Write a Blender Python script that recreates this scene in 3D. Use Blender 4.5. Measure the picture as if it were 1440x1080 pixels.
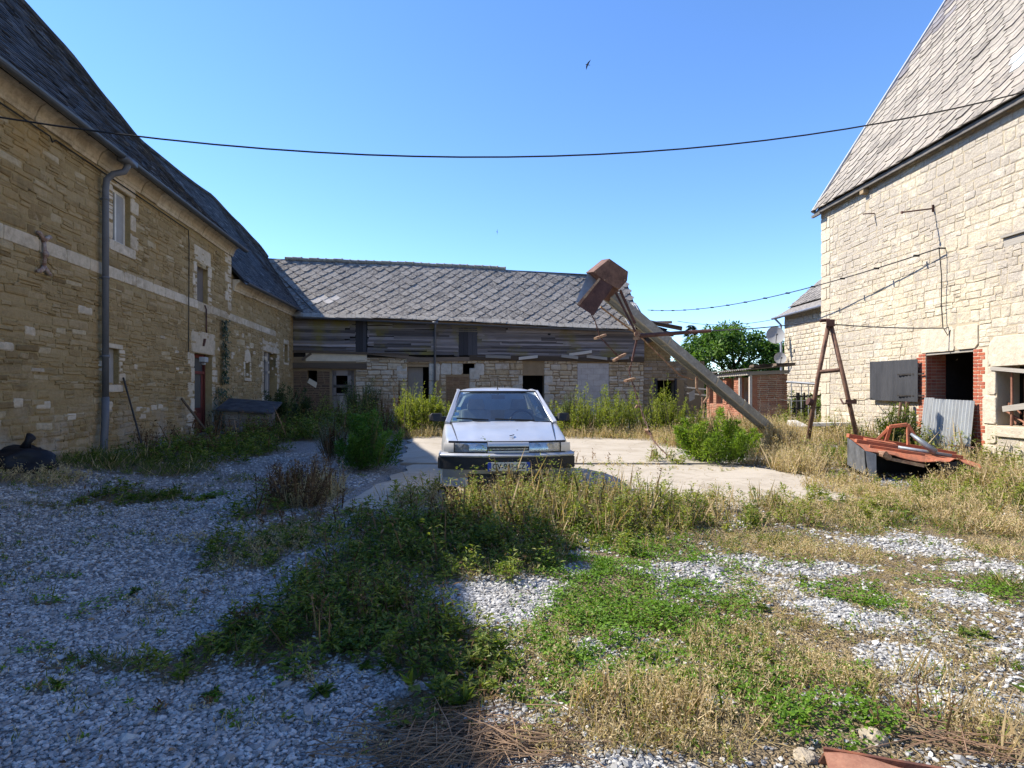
import bpy, bmesh, math, random
import numpy as np
from mathutils import Vector, Matrix, noise as mnoise
random.seed(7); rng = np.random.default_rng(7)
R = math.radians
for o in list(bpy.data.objects): bpy.data.objects.remove(o)
S = bpy.context.scene; COL = S.collection

# ---------------------------------------------------------------- camera
F = 850.0; H = 1.45; HOR = 551.0
cd = bpy.data.cameras.new('camera'); cam = bpy.data.objects.new('camera', cd); COL.objects.link(cam)
cd.sensor_width = 36; cd.lens = 36*F/1440; cd.shift_y = 11/1440; cd.clip_end = 3000; cd.clip_start = .05
cam.location = (0, 0, H); cam.rotation_euler = (R(90), 0, 0); S.camera = cam

# ---------------------------------------------------------------- sky, sun, exposure
SUN_EL = R(45.5); SUN_AZ = math.atan2(-.7156, .18)      # direction to the sun, clockwise from +Y
w = bpy.data.worlds.new('World'); S.world = w; w.use_nodes = True
nt = w.node_tree; bg = nt.nodes['Background']
sky = nt.nodes.new('ShaderNodeTexSky'); sky.sky_type = 'NISHITA'; sky.sun_disc = False
sky.sun_elevation = SUN_EL; sky.sun_rotation = SUN_AZ % (2*math.pi)
sky.air_density = .85; sky.dust_density = 0.; sky.ozone_density = 4.5
hsv = nt.nodes.new('ShaderNodeHueSaturation'); hsv.inputs['Hue'].default_value = .505; hsv.inputs['Saturation'].default_value = 1.12; nt.links.new(sky.outputs[0], hsv.inputs['Color']); nt.links.new(hsv.outputs[0], bg.inputs[0]); bg.inputs[1].default_value = .138
sd = bpy.data.lights.new('sun', 'SUN'); sd.energy = 4.3; sd.angle = R(.5); sd.color = (1, .93, .82)
so = bpy.data.objects.new('sun', sd); COL.objects.link(so)
ld = Vector((math.sin(SUN_AZ)*math.cos(SUN_EL), math.cos(SUN_AZ)*math.cos(SUN_EL), math.sin(SUN_EL)))
so.rotation_euler = ld.to_track_quat('Z', 'Y').to_euler(); so.location = ld*60
S.view_settings.view_transform = 'Standard'; S.view_settings.look = 'None'
S.view_settings.exposure = 1.22; S.view_settings.gamma = 1
S.render.engine = 'CYCLES'; S.cycles.max_bounces = 6; S.cycles.transparent_max_bounces = 12
S.cycles.diffuse_bounces = 3

# ---------------------------------------------------------------- helpers: objects
def tag(o, label=None, cat=None, group=None, kind=None):
    if label: o['label'] = label
    if cat: o['category'] = cat
    if group: o['group'] = group
    if kind: o['kind'] = kind
    return o
def empty(name, loc=(0, 0, 0), rz=0, label=None, cat=None, group=None):
    o = bpy.data.objects.new(name, None); COL.objects.link(o); o.empty_display_size = .2
    o.location = loc; o.rotation_euler = (0, 0, rz); return tag(o, label, cat, group)
def sm(x): x = max(0., min(1., x)); return x*x*(3-2*x)
def lerp(a, b, t): return a+(b-a)*t
class MB:
    def __init__(s): s.v = []; s.f = []; s.m = []
    def add(s, vs, fs, mi=0):
        n = len(s.v); s.v += [tuple(p) for p in vs]
        for f in fs: s.f.append([n+i for i in f]); s.m.append(mi)
    def box(s, x0, x1, y0, y1, z0, z1, mi=0):
        s.add([(x, y, z) for x in (x0, x1) for y in (y0, y1) for z in (z0, z1)],
              [(0, 1, 3, 2), (4, 6, 7, 5), (0, 4, 5, 1), (2, 3, 7, 6), (0, 2, 6, 4), (1, 5, 7, 3)], mi)
    def bar(s, a, b, w, h=None, up=(0, 0, 1), mi=0):
        a, b = Vector(a), Vector(b); h = h or w; d = (b-a).normalized(); u = Vector(up)
        if abs(d.dot(u)) > .95: u = Vector((1, 0, 0))
        r = d.cross(u).normalized(); u = r.cross(d)
        vs = [p+r*i*w/2+u*j*h/2 for p in (a, b) for i, j in ((-1, -1), (1, -1), (1, 1), (-1, 1))]
        s.add(vs, [(3, 2, 1, 0), (4, 5, 6, 7)]+[(i, (i+1) % 4, (i+1) % 4+4, i+4) for i in range(4)], mi)
    def tube(s, pts, r, n=8, mi=0, cap=True):
        pts = [Vector(p) for p in pts]; k = len(pts); rr = r if isinstance(r, (list, tuple)) else [r]*k
        d0 = (pts[1]-pts[0]).normalized(); u = Vector((0, 0, 1)) if abs(d0.z) < .9 else Vector((1, 0, 0))
        vs = []
        for i, p in enumerate(pts):
            d = (pts[min(i+1, k-1)]-pts[max(i-1, 0)]).normalized()
            x = d.cross(u).normalized(); u = x.cross(d).normalized()
            for j in range(n):
                a = 2*math.pi*j/n; vs.append(p+(x*math.cos(a)+u*math.sin(a))*rr[i])
        fs = [(i*n+j, i*n+(j+1) % n, (i+1)*n+(j+1) % n, (i+1)*n+j) for i in range(k-1) for j in range(n)]
        if cap: fs += [tuple(range(n))[::-1], tuple((k-1)*n+j for j in range(n))]
        s.add(vs, fs, mi)
    def disc(s, c, axis, r, t, n=20, mi=0):
        a = Vector(axis).normalized(); s.tube([Vector(c)-a*t/2, Vector(c)+a*t/2], r, n, mi)
    def extrude(s, prof, a, b, yd=(0, 1, 0), mi=0):       # profile (out, up) swept from a to b; out along yd
        a, b, yd = Vector(a), Vector(b), Vector(yd); n = len(prof)
        vs = [p+yd*o+Vector((0, 0, 1))*z for p in (a, b) for o, z in prof]
        s.add(vs, [(i, (i+1) % n, n+(i+1) % n, n+i) for i in range(n)]+[tuple(range(n))[::-1], tuple(range(n, 2*n))], mi)
    def grid(s, P, mi=0, close=False):
        r, c = len(P), len(P[0]); s.add([p for row in P for p in row],
            [(i*c+j, i*c+j+1, (i+1)*c+j+1, (i+1)*c+j) for i in range(r-1) for j in range(c-1)], mi)
    def hull(s, pts, mi=0):
        bm = bmesh.new(); [bm.verts.new(p) for p in pts]
        bmesh.ops.convex_hull(bm, input=bm.verts); bm.verts.index_update()
        s.add([v.co[:] for v in bm.verts], [[v.index for v in f.verts] for f in bm.faces], mi); bm.free()
    def build(s, name, mats, parent=None, smooth=False, bevel=0, subsurf=0, fix=True):
        me = bpy.data.meshes.new(name); me.from_pydata(s.v, [], s.f)
        for m in (mats if isinstance(mats, (list, tuple)) else [mats]): me.materials.append(m)
        me.polygons.foreach_set('material_index', s.m)
        if fix:
            bm = bmesh.new(); bm.from_mesh(me); bmesh.ops.recalc_face_normals(bm, faces=bm.faces); bm.to_mesh(me); bm.free()
        if smooth: me.polygons.foreach_set('use_smooth', [True]*len(me.polygons))
        o = bpy.data.objects.new(name, me); COL.objects.link(o)
        if parent: o.parent = parent
        if bevel:
            b = o.modifiers.new('bevel', 'BEVEL'); b.width = bevel; b.segments = 2; b.limit_method = 'ANGLE'
        if subsurf:
            q = o.modifiers.new('sub', 'SUBSURF'); q.levels = q.render_levels = subsurf
        return o

# ---------------------------------------------------------------- helpers: materials
class NT:
    def __init__(s, name):
        s.m = bpy.data.materials.new(name); s.m.use_nodes = True; s.t = s.m.node_tree
        s.b = s.t.nodes['Principled BSDF']; s.out = s.t.nodes['Material Output']; s._tc = None
    def n(s, typ, ins=None, **kw):
        x = s.t.nodes.new('ShaderNode'+typ)
        for k, v in kw.items(): setattr(x, k, v)
        for k, v in (ins or {}).items(): s.put(x.inputs[k], v)
        return x
    def put(s, sock, v):
        if hasattr(v, 'is_linked') or isinstance(v, bpy.types.NodeSocket): s.t.links.new(v, sock)
        elif isinstance(v, bpy.types.Node): s.t.links.new(v.outputs[0], sock)
        else:
            if isinstance(v, (tuple, list)) and len(v) == 3 and sock.type == 'RGBA': v = (*v, 1)
            sock.default_value = v
    def obj(s):
        if not s._tc: s._tc = s.n('TexCoord')
        return s._tc.outputs['Object']
    def map(s, scale=(1, 1, 1), rot=(0, 0, 0), vec=None):
        return s.n('Mapping', {'Vector': vec or s.obj(), 'Scale': scale, 'Rotation': rot}).outputs[0]
    def noise(s, scale, detail=5, rough=.6, vec=None, dist=0, out=0):
        return s.n('TexNoise', {'Vector': vec or s.obj(), 'Scale': scale, 'Detail': detail, 'Roughness': rough, 'Distortion': dist}).outputs[out]
    def vor(s, scale, feature='F1', vec=None, out='Distance', rand=1):
        x = s.n('TexVoronoi', {'Vector': vec or s.obj(), 'Scale': scale, 'Randomness': rand}, feature=feature)
        return x.outputs[out]
    def ramp(s, fac, stops, interp='LINEAR'):
        x = s.n('ValToRGB', {'Fac': fac}); e = x.color_ramp.elements; x.color_ramp.interpolation = interp
        while len(e) < len(stops): e.new(.5)
        for i, (p, c) in enumerate(stops):
            e[i].position = p; c = (c, c, c) if isinstance(c, (int, float)) else c; e[i].color = (*c, 1)
        return x.outputs[0]
    def mix(s, fac, a, b, mode='MIX'):
        x = s.n('Mix', data_type='RGBA', blend_type=mode); s.put(x.inputs[0], fac); s.put(x.inputs[6], a); s.put(x.inputs[7], b)
        return x.outputs[2]
    def math(s, op, a, b=0., clamp=False):
        x = s.n('Math', {0: a, 1: b}, operation=op); x.use_clamp = clamp; return x.outputs[0]
    def island(s): return s.n('NewGeometry').outputs['Random Per Island']
    def attr(s, name): return s.n('Attribute', attribute_name=name).outputs['Fac']
    def bump(s, h, strength=.5, dist=.02, base=None):
        x = s.n('Bump', {'Height': h, 'Strength': strength, 'Distance': dist})
        if base is not None: s.put(x.inputs['Normal'], base)
        return x.outputs[0]
    def warp(s, scale, amt, vec=None):
        c = s.n('TexNoise', {'Vector': vec or s.obj(), 'Scale': scale, 'Detail': 3}).outputs['Color']
        a = s.n('VectorMath', {0: c, 1: (.5, .5, .5)}, operation='SUBTRACT').outputs[0]
        b = s.n('VectorMath', {0: a, 3: amt}, operation='SCALE').outputs[0]
        return s.n('VectorMath', {0: vec or s.obj(), 1: b}, operation='ADD').outputs[0]
    def fin(s, col=None, rough=.85, normal=None, metal=0, spec=.3):
        if col is not None: s.put(s.b.inputs['Base Color'], col)
        s.put(s.b.inputs['Roughness'], rough); s.put(s.b.inputs['Metallic'], metal)
        s.b.inputs['Specular IOR Level'].default_value = spec
        if normal is not None: s.put(s.b.inputs['Normal'], normal)
        return s.m
def mul(c, k): return tuple(x*k for x in c)
def plain(name, col, rough=.8, metal=0, var=.3, scale=6, spec=.3, bump=.15, stain=None):
    t = NT(name); n = t.noise(scale, 6, .65)
    c = t.ramp(n, [(.3, mul(col, 1-var)), (.7, mul(col, 1+var))])
    if stain: c = t.mix(t.ramp(t.noise(scale*.35, 5, .7), [(.5, 0.), (.62, 1.)]), c, stain)
    return t.fin(c, rough, t.bump(t.noise(scale*6, 4), bump, .01), metal, spec)
def stone_blocks(name, cols, dirt=None, dirt_amt=.5, grain=30, bump=.5, dirt_lo=.42):
    """faces of separate stones: tone per stone, grain, weather stains"""
    t = NT(name); r = t.island(); k = len(cols)
    c = t.ramp(r, [(i/(k-1), cols[i]) for i in range(k)])
    n = t.noise(7, 6, .7)
    c = t.mix(1., c, t.ramp(n, [(.25, .72), (.7, 1.12)]), 'MULTIPLY')
    if dirt:
        m = t.ramp(t.math('MULTIPLY', t.noise(.45, 4, .6), t.ramp(t.noise(5, 6, .75), [(.3, .55), (.7, 1.25)])), [(dirt_lo, 0.), (dirt_lo+.2, dirt_amt)])
        c = t.mix(m, c, dirt)
    g = t.noise(grain, 6, .75); v = t.vor(grain*.45)
    return t.fin(c, .93, t.bump(t.math('ADD', g, t.math('MULTIPLY', v, .5)), bump, .03), 0, .15)
def rust(name, a, b, rough=.75, scale=5, metal=.0):
    t = NT(name); n = t.noise(scale, 8, .72); m = t.ramp(n, [(.38, 0.), (.6, 1.)])
    c = t.mix(m, a, b); c = t.mix(t.ramp(t.noise(scale*5, 4), [(.55, 0.), (.75, .5)]), c, mul(b, .5))
    return t.fin(c, rough, t.bump(t.noise(scale*8, 5), .25, .01), metal, .3)
def wood(name, a, b, along='x', moss=None, rough=.85):
    t = NT(name); sc = {'x': (1.2, 14, 26), 'z': (26, 14, 1.2), 'y': (26, 1.2, 14)}[along]
    n = t.noise(1.6, 6, .65, t.map(sc)); r = t.island()
    c = t.mix(n, a, b); c = t.mix(1., c, t.ramp(r, [(0, .40), (.6, 1.0), (1, 1.7)]), 'MULTIPLY')
    if moss: c = t.mix(t.ramp(t.noise(.55, 4, .6), [(.52, 0.), (.66, .75)]), c, moss)
    return t.fin(c, rough, t.bump(n, .5, .01), 0, .2)
def leafmat(name, cols, trans=.3, rough=.5, spec=.25):
    t = NT(name); r = t.attr('tone'); k = len(cols)
    c = t.ramp(r, [(i/(k-1), cols[i]) for i in range(k)])
    t.fin(c, rough, None, 0, spec)
    tr = t.n('BsdfTranslucent', {'Color': t.mix(1., c, (1.25, 1.3, .6), 'MULTIPLY')})
    mx = t.n('MixShader', {0: trans, 1: t.b.outputs[0], 2: tr.outputs[0]})
    t.t.links.new(mx.outputs[0], t.out.inputs[0]); return t.m

# ---------------------------------------------------------------- ground form and plant patches
def dleft(x, y): return (x+6.3+.1365*y)/1.00927         # distance from the farmhouse wall
def g(x, y):
    a = sm((y-11)/13.); b = sm((2.6-dleft(x, y))/2.6)
    z = .28*(a+b-a*b)
    if abs(x) < 60 and -20 < y < 80:
        k = 1 - sm((abs(x-1.2)-2.5)/1.5)*1 if 7 < y < 17.5 else 0
        z += .035*(mnoise.noise(Vector((x*.55, y*.55, 0))))*(1-max(0, k))
    return z
def at(px, py, z=None):
    """ground (or height z) point seen at this place of the photograph"""
    zz = 0 if z is None else z
    for _ in range(6):
        Y = F*(H-zz)/(py-HOR); X = (px-720)*Y/F
        if z is None: zz = g(X, Y)
    return X, Y
def P3(px, py, Y): return Vector(((px-720)*Y/F, Y, H+(HOR-py)*Y/F))

# (px, py, half-width px, half-height px, kind, density, height)
PATCH = [
 # shaded left
 (40,672,70,14,'dry',.8,.22),(100,650,90,12,'grass',.9,.25),(190,655,90,13,'grass',1,.3),(260,645,70,13,'weed',.8,.4),(330,632,70,12,'weed',1,.5),
 (240,632,60,8,'dead',.7,.6),(330,615,60,8,'dead',.8,.7),(400,615,50,10,'weed',1,.7),(450,610,50,12,'weed',1,.9),(430,600,40,6,'dead',.7,.9),
 (185,700,62,14,'weed',.9,.16),(230,703,40,9,'grass',.7,.18),(60,708,40,7,'grass',.6,.1),(330,675,30,6,'grass',.6,.12),(120,720,60,6,'grass',.4,.08),
 (225,850,45,12,'dry',.5,.08),(230,856,30,10,'grass',.6,.08),(265,760,35,6,'dry',.5,.07),(110,870,18,4,'clover',.5,.05),(90,812,22,4,'clover',.5,.05),
 (155,845,25,7,'clover',.5,.06),(185,935,70,14,'grass',.8,.09),(110,930,60,10,'grass',.6,.07),(260,940,70,24,'weed',.9,.14),(330,905,70,22,'weed',.9,.17),
 (330,900,60,18,'dead',.25,.2),(420,880,90,34,'weed',1,.24),(500,850,100,42,'weed',1,.3),(560,905,100,36,'weed',1,.27),(610,860,60,30,'weed',.9,.26),(430,930,70,20,'weed',.6,.15),
 (450,870,120,40,'dead',.3,.3),(560,870,80,40,'dead',.3,.3),
 (360,770,70,20,'weed',.75,.22),(330,795,50,14,'dry',.5,.1),(400,765,50,20,'dry',.6,.2),(430,735,60,18,'dead',.8,.35),(370,720,40,14,'weed',.8,.4),(420,700,55,20,'dead',1,.65),(440,705,40,14,'drytuft',.8,.5),
 (520,790,90,24,'weed',1,.32),(600,770,110,30,'weed',1,.4),(690,765,80,26,'weed',1,.42),(560,745,80,18,'weed',.9,.4),(640,740,90,20,'dead',.6,.5),(700,740,80,24,'dead',.7,.5),
 (600,715,70,10,'dry',.5,.3),(470,760,50,14,'weed',.5,.25),
 (585,1000,55,40,'broad',.9,.16),(640,960,50,40,'weed',.7,.2),(600,940,60,25,'weed',.9,.2),(540,1040,60,30,'dry',.5,.1),(700,985,30,30,'dead',.5,.15),(640,1010,60,30,'broad',.5,.12),
 (470,950,60,14,'dry',.3,.06),(720,900,30,30,'grass',.4,.1),(690,870,18,14,'broad',.8,.18),
 # weeds before the car
 (760,733,100,24,'weedy',1,.60),(825,735,85,24,'weedy',1,.62),(700,718,70,16,'weedy',.9,.52),(750,712,80,9,'weedy',1,.62),(690,708,50,8,'stems',1,.62),(720,745,100,14,'weedy',1,.5),(690,700,60,10,'stems',1,.5),(780,705,90,12,'stems',.8,.55),(660,715,50,14,'drytuft',.9,.42),(740,715,70,14,'drytuft',.7,.45),
 (890,735,80,22,'weedy',1,.46),(960,725,70,18,'weedy',.9,.36),(1050,722,50,14,'weedy',.8,.33),(1000,735,60,16,'weedy',.8,.28),(860,700,70,10,'stems',.5,.5),(860,760,90,22,'weedy',.6,.24),
 (770,750,60,22,'broad',.6,.35),(820,745,60,22,'broad',.5,.35),(740,790,60,22,'dry',.9,.14),(690,805,50,14,'dry',.7,.12),(760,770,60,20,'dead',.5,.3),
 # clover and dry grass, sunlit right
 (870,845,110,50,'clover',1,.06),(800,800,60,24,'clover',.9,.06),(930,800,80,22,'clover',.6,.06),(820,880,80,50,'clover',1,.07),(930,880,90,40,'clover',.8,.06),(780,960,70,50,'clover',.6,.06),(880,950,90,50,'clover',.6,.06),
 (900,770,80,16,'clover',.8,.08),(990,770,70,16,'grass',.7,.14),(1020,795,60,14,'clover',.7,.07),(1080,770,60,14,'dry',.7,.12),(1100,760,60,12,'grass',.7,.12),
 (1150,785,80,14,'dry',.8,.11),(1000,830,70,24,'clover',.5,.05),(1050,880,50,22,'grass',.4,.09),(1190,835,60,18,'clover',.9,.06),(1240,850,30,10,'clover',.5,.06),(1130,795,30,10,'clover',.6,.05),(1400,835,50,20,'clover',.9,.08),(1410,825,40,24,'grass',.9,.14),(1310,820,40,8,'clover',.4,.05),(1395,900,40,10,'grass',.6,.08),
 (1330,870,60,14,'dry',.5,.08),(1290,840,50,14,'dry',.5,.08),(1130,840,50,18,'dry',.5,.07),(1060,830,40,16,'dry',.4,.06),
 (780,890,60,40,'dry',.5,.1),(760,950,50,50,'dry',.8,.12),(960,950,90,50,'dry',.7,.12),(1080,930,100,40,'drytuft',.7,.16),(1130,960,90,40,'drytuft',.8,.17),(1080,980,90,40,'clover',.8,.08),(1160,1020,90,40,'clover',.9,.09),(1040,950,80,30,'grass',.7,.12),(1110,900,60,22,'grass',.6,.12),
 (870,1020,90,50,'drytuft',1,.22),(960,1040,100,40,'drytuft',1,.2),(800,1040,70,40,'dry',.8,.12),(1000,1000,90,40,'dry',.8,.14),(760,1050,50,30,'dry',.7,.1),(900,920,30,30,'broad',.4,.1),
 (1230,970,70,40,'drytuft',.6,.16),(1290,1030,70,30,'dead',.7,.18),(1350,1000,70,50,'drytuft',.6,.2),(1400,1050,60,40,'drytuft',.9,.2),(1330,950,60,20,'dry',.4,.1),(1420,970,30,16,'broad',.8,.12),(1180,890,50,14,'dry',.4,.07),(1390,930,60,14,'dry',.5,.1),
 # right, round the machine
 (1120,660,50,10,'drytuft',1,.45),(1160,668,60,10,'drytuft',1,.4),(1190,692,50,12,'drytuft',.9,.28),(1270,700,70,9,'drytuft',1,.22),(1350,702,60,9,'drytuft',1,.24),(1410,690,60,20,'drytuft',1,.5),(1300,715,90,14,'dry',1,.25),(1390,740,80,24,'dry',1,.3),
 (1250,725,80,12,'grass',.8,.2),(1180,735,70,14,'dry',.9,.2),(1220,745,70,14,'grass',.6,.15),(1300,740,60,14,'grass',.7,.2),(1170,655,40,8,'weedy',.9,.45),(1200,645,40,8,'weedy',.8,.5),(1100,735,50,14,'weedy',.7,.28),(1130,720,60,12,'dry',.8,.2),
 (1410,660,50,14,'weedy',.7,.6),(1400,650,50,10,'drytuft',1,.7),(1430,700,40,20,'weedy',.6,.4),(1350,660,50,8,'drytuft',.8,.5),(1250,640,60,8,'weedy',1,.8),(1300,640,50,6,'weedy',.7,.6),(1100,640,60,8,'drytuft',1,.5),(1330,770,50,10,'dry',.5,.1),(1420,780,40,16,'dry',.6,.15),
 (1000,880,260,60,'litter',.55,.05),(1150,930,240,80,'litter',.8,.06),(1250,800,240,50,'litter',.8,.06),(950,1000,280,70,'litter',.9,.06),(1350,1030,160,60,'litter',.9,.07),(1050,760,220,26,'litter',.8,.07),(1380,760,120,40,'litter',.9,.08),(1390,880,110,50,'litter',.7,.06),(1250,710,220,24,'litter',.9,.1),
 (640,800,120,30,'weed',.9,.26),(740,790,60,26,'weed',.8,.3),(520,830,120,24,'weed',.8,.22),(600,905,120,46,'weed',.9,.2),(400,910,110,30,'weed',.9,.16),(700,930,40,30,'weed',.5,.16),(600,700,60,14,'weedy',.7,.35),(330,790,60,14,'weed',.5,.14),
 (1320,700,110,24,'weedy',.45,.3),(1200,720,90,20,'weedy',.5,.25),(1400,720,60,26,'weedy',.7,.4),(1100,940,110,40,'clover',.6,.07),(1200,1010,60,30,'clover',.7,.08),(930,930,60,24,'clover',.5,.06),(760,870,50,40,'clover',.8,.07),(1010,860,60,22,'clover',.6,.06),
 (640,985,60,46,'weed',1,.17),(590,930,60,26,'weed',1,.2),(690,960,36,40,'weed',.9,.15),(620,1035,60,30,'dead',.6,.12),
 # slab edges
 (860,652,60,3,'stems',.6,.45),(880,656,60,3,'dry',.5,.15),(935,652,24,4,'weedy',.8,.4),(1000,662,90,3,'dry',.3,.06),(800,655,40,4,'stems',.5,.5),
 # far band along the back building
 (800,612,40,5,'tall',1,1.25),(850,612,50,5,'tall',1,1.3),(900,612,50,5,'tall',1,1.3),(950,612,40,6,'tall',.9,1.1),(600,609,32,5,'tall',1,1.3),(585,612,26,5,'tall',1,1.3),(620,611,22,5,'tall',.9,1.15),
 (830,616,60,4,'drytuft',1,.45),(910,618,60,4,'drytuft',.9,.4),(960,628,40,6,'drytuft',1,.5),(600,616,40,3,'drytuft',.8,.4),(560,612,26,6,'dead',.9,.8),(520,606,40,5,'weed',1,1.0),(540,600,30,4,'dead',1,1.2),(480,602,40,5,'weed',1,1.1),
 (980,606,50,5,'dead',.9,1.0),(1040,608,50,5,'drytuft',1,.6),(1090,612,50,6,'drytuft',1,.6),(1140,620,50,7,'drytuft',1,.5),(1150,607,60,5,'weedy',1,.7),(1210,618,50,6,'weedy',1,.8),(1260,622,40,5,'tall',1,.9),(750,606,60,3,'tall',.8,.7),(690,606,60,3,'tall',.8,.7),(1230,607,50,4,'weedy',.9,.8),
]
_r = random.Random(77)
for _k in range(46):
    _x, _y = _r.uniform(10, 560), _r.uniform(690, 1050)
    PATCH.append((_x, _y, _r.uniform(8, 26), _r.uniform(3, 8), _r.choice(['grass', 'dry', 'weed', 'clover', 'dead', 'weed']), _r.uniform(.4, .9), _r.uniform(.04, .09)))
for _k in range(40):
    _x, _y = _r.uniform(760, 1440), _r.uniform(760, 1000)
    PATCH.append((_x, _y, _r.uniform(10, 34), _r.uniform(3, 10), _r.choice(['grass', 'clover', 'weed', 'clover', 'drytuft', 'broad']), _r.uniform(.4, .9), _r.uniform(.04, .12)))
PW = []
for px, py, rx, ry, kd, dn, ht in PATCH:
    x, y = at(px, py); y1 = at(px, py-ry)[1]; y0 = at(px, py+ry)[1]
    PW.append((x, (y0+y1)/2, rx*y/F, (y1-y0)/2, kd, dn, ht))
pwx = np.array([(a[0], a[1], a[2], a[3], a[5]) for a in PW])
STRIPS = [(960,803,75,13),(1105,800,60,12),(1290,768,85,17),(1385,800,60,12),(1210,875,60,18),(1265,925,55,28),(1315,985,45,24),(1055,788,45,8),(1165,852,50,8),(665,845,70,34),(735,845,50,30),(1350,840,45,10),(1000,985,30,10),(1180,800,50,10),(495,990,45,36),(810,800,22,8),(820,905,22,10)]
SW_ = [(at(a, b)[0], (at(a, b-d)[1]+at(a, b+d)[1])/2, c*at(a, b)[1]/F, (at(a, b-d)[1]-at(a, b+d)[1])/2) for a, b, c, d in STRIPS]
def strip(x, y):
    x = np.asarray(x, float); y = np.asarray(y, float); o = np.zeros_like(x); wob = .45*np.sin(x*6.1+1.3*y)*np.sin(y*5.3-.7*x)+.3*np.sin(x*15+y*9)*np.sin(y*13-3*x)
    for cx, cy, rx, ry in SW_: o = np.maximum(o, np.clip(2.2*(1.15-np.sqrt(((x-cx)/rx)**2+((y-cy)/ry)**2)-wob*.5), 0, 1))
    return o
def veg(x, y):
    """how far plants and soil cover the gravel, 0..1 (arrays)"""
    x = np.asarray(x, float); y = np.asarray(y, float); o = np.zeros_like(x)
    wob = .35*np.sin(x*5.1+1.3*y)*np.sin(y*4.3-.7*x)+.25*np.sin(x*13+y*7)*np.sin(y*11-3*x)
    for cx, cy, rx, ry, dn in pwx:
        d = np.sqrt(((x-cx)/rx)**2+((y-cy)/ry)**2)+wob*.5
        o = np.maximum(o, np.clip(1.5-d, 0, 1)*min(1, dn+.1))
    lit = np.clip((x-.25-.12*y*0)*2, 0, 1)*np.clip(.62+.5*np.sin(x*2.3+np.sin(y*1.9))*np.sin(y*2.7+.6*x), .15, .9)
    o = np.maximum(o, lit)
    return o*(1-.92*strip(x, y))
# ================================================================ MATERIALS
# farmhouse wall: thin ochre rubble, half hidden under old lime mortar
def farm(name, isl):
    t = NT(name)
    if isl: c = t.ramp(t.island(), [(0, (.19, .128, .060)), (.2, (.35, .252, .127)), (.42, (.28, .196, .093)), (.62, (.425, .322, .185)), (.8, (.315, .226, .112)), (.93, (.40, .305, .173)), (1, (.53, .44, .30))])
    else: c = t.mix(t.noise(3, 6, .7), (.28, .21, .10), (.39, .30, .155))
    c = t.mix(1., c, t.ramp(t.noise(9, 6, .7), [(.25, .72), (.72, 1.2)]), 'MULTIPLY')
    over = t.math('MULTIPLY', t.ramp(t.noise(.62, 6, .7), [(.40, 0.), (.62, 1.)]), t.ramp(t.noise(7, 5, .7), [(.3, .45), (.6, 1.)]))
    c = t.mix(t.math('MULTIPLY', over, .85), c, t.mix(t.noise(2.5, 6, .7), (.305, .216, .104), (.42, .315, .16)))
    zz = t.math('DIVIDE', t.n('SeparateXYZ', {0: t.obj()}).outputs[2], 6.)
    lime = t.math('MULTIPLY', t.ramp(zz, [(.10, 1.), (.24, 0.)]), t.ramp(t.noise(1.3, 5, .7), [(.46, 0.), (.6, .8)]))
    c = t.mix(lime, c, (.42, .36, .28))
    c = t.mix(t.math('MULTIPLY', t.ramp(zz, [(.6, 0.), (.9, 1.)]), t.ramp(t.noise(.5, 4, .6), [(.52, 0.), (.64, .4)])), c, (.38, .22, .06))
    c = t.mix(t.ramp(t.noise(.9, 5, .75), [(.54, 0.), (.70, .6)]), c, (.15, .108, .058))
    c = t.mix(t.ramp(t.noise(1.7, 6, .75), [(.60, 0.), (.70, .55)]), c, (.50, .41, .27))
    return t.fin(c, .95, t.bump(t.math('ADD', t.noise(16, 6, .75), t.math('MULTIPLY', t.noise(5, 5, .7), 1.5)), .9, .03), 0, .1)
OCHRE = farm('ochre_mortar', 0); OCHRE_ST = farm('ochre_rubble', 1)

DRESSED = stone_blocks('dressed_limestone', [(.50, .41, .29), (.60, .51, .38), (.56, .46, .33), (.64, .56, .44)], (.26, .20, .13), .6)
PALE = stone_blocks('pale_limestone', [(.55, .475, .345), (.63, .555, .415), (.59, .51, .36), (.66, .60, .48), (.57, .50, .38)], (.36, .32, .275), .8, 26, .8, .31)
PALE_SMOOTH = stone_blocks('pale_ashlar', [(.54, .465, .345), (.60, .53, .415), (.57, .50, .38)], (.40, .35, .28), .5, 24, .6, .33)
RUBBLE = stone_blocks('grey_buff_rubble', [(.40, .31, .19), (.52, .43, .30), (.46, .38, .28), (.56, .48, .37), (.43, .33, .20), (.50, .45, .38)], (.20, .14, .07), .6)
def mortar(name, a, b):
    t = NT(name); return t.fin(t.mix(t.noise(4, 6, .7), a, b), .97, t.bump(t.noise(25, 6, .7), .6, .02), 0, .1)
MORTAR = mortar('lime_mortar', (.34, .285, .20), (.47, .405, .30))
MORTAR_D = mortar('earth_mortar', (.16, .11, .06), (.31, .23, .14))
t = NT('concrete_block'); bt = t.n('TexBrick', {'Vector': t.map((1, 1, 1), (R(90), 0, 0)), 'Color1': (.40, .37, .34, 1), 'Color2': (.46, .43, .39, 1), 'Mortar': (.30, .275, .25, 1), 'Scale': 1., 'Mortar Size': .008, 'Brick Width': .62, 'Row Height': .29})
c = t.mix(1., bt.outputs[0], t.ramp(t.noise(3, 6, .7), [(.3, .78), (.7, 1.12)]), 'MULTIPLY')
BLOCK = t.fin(c, .95, t.bump(t.math('SUBTRACT', t.noise(40, 4), t.math('MULTIPLY', bt.outputs[1], 2.)), .4, .015), 0, .1)
BRICK = stone_blocks('red_brick', [(.36, .085, .045), (.42, .13, .07), (.30, .07, .045), (.46, .17, .10)], (.30, .20, .14), .4, 40, .4)
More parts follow.
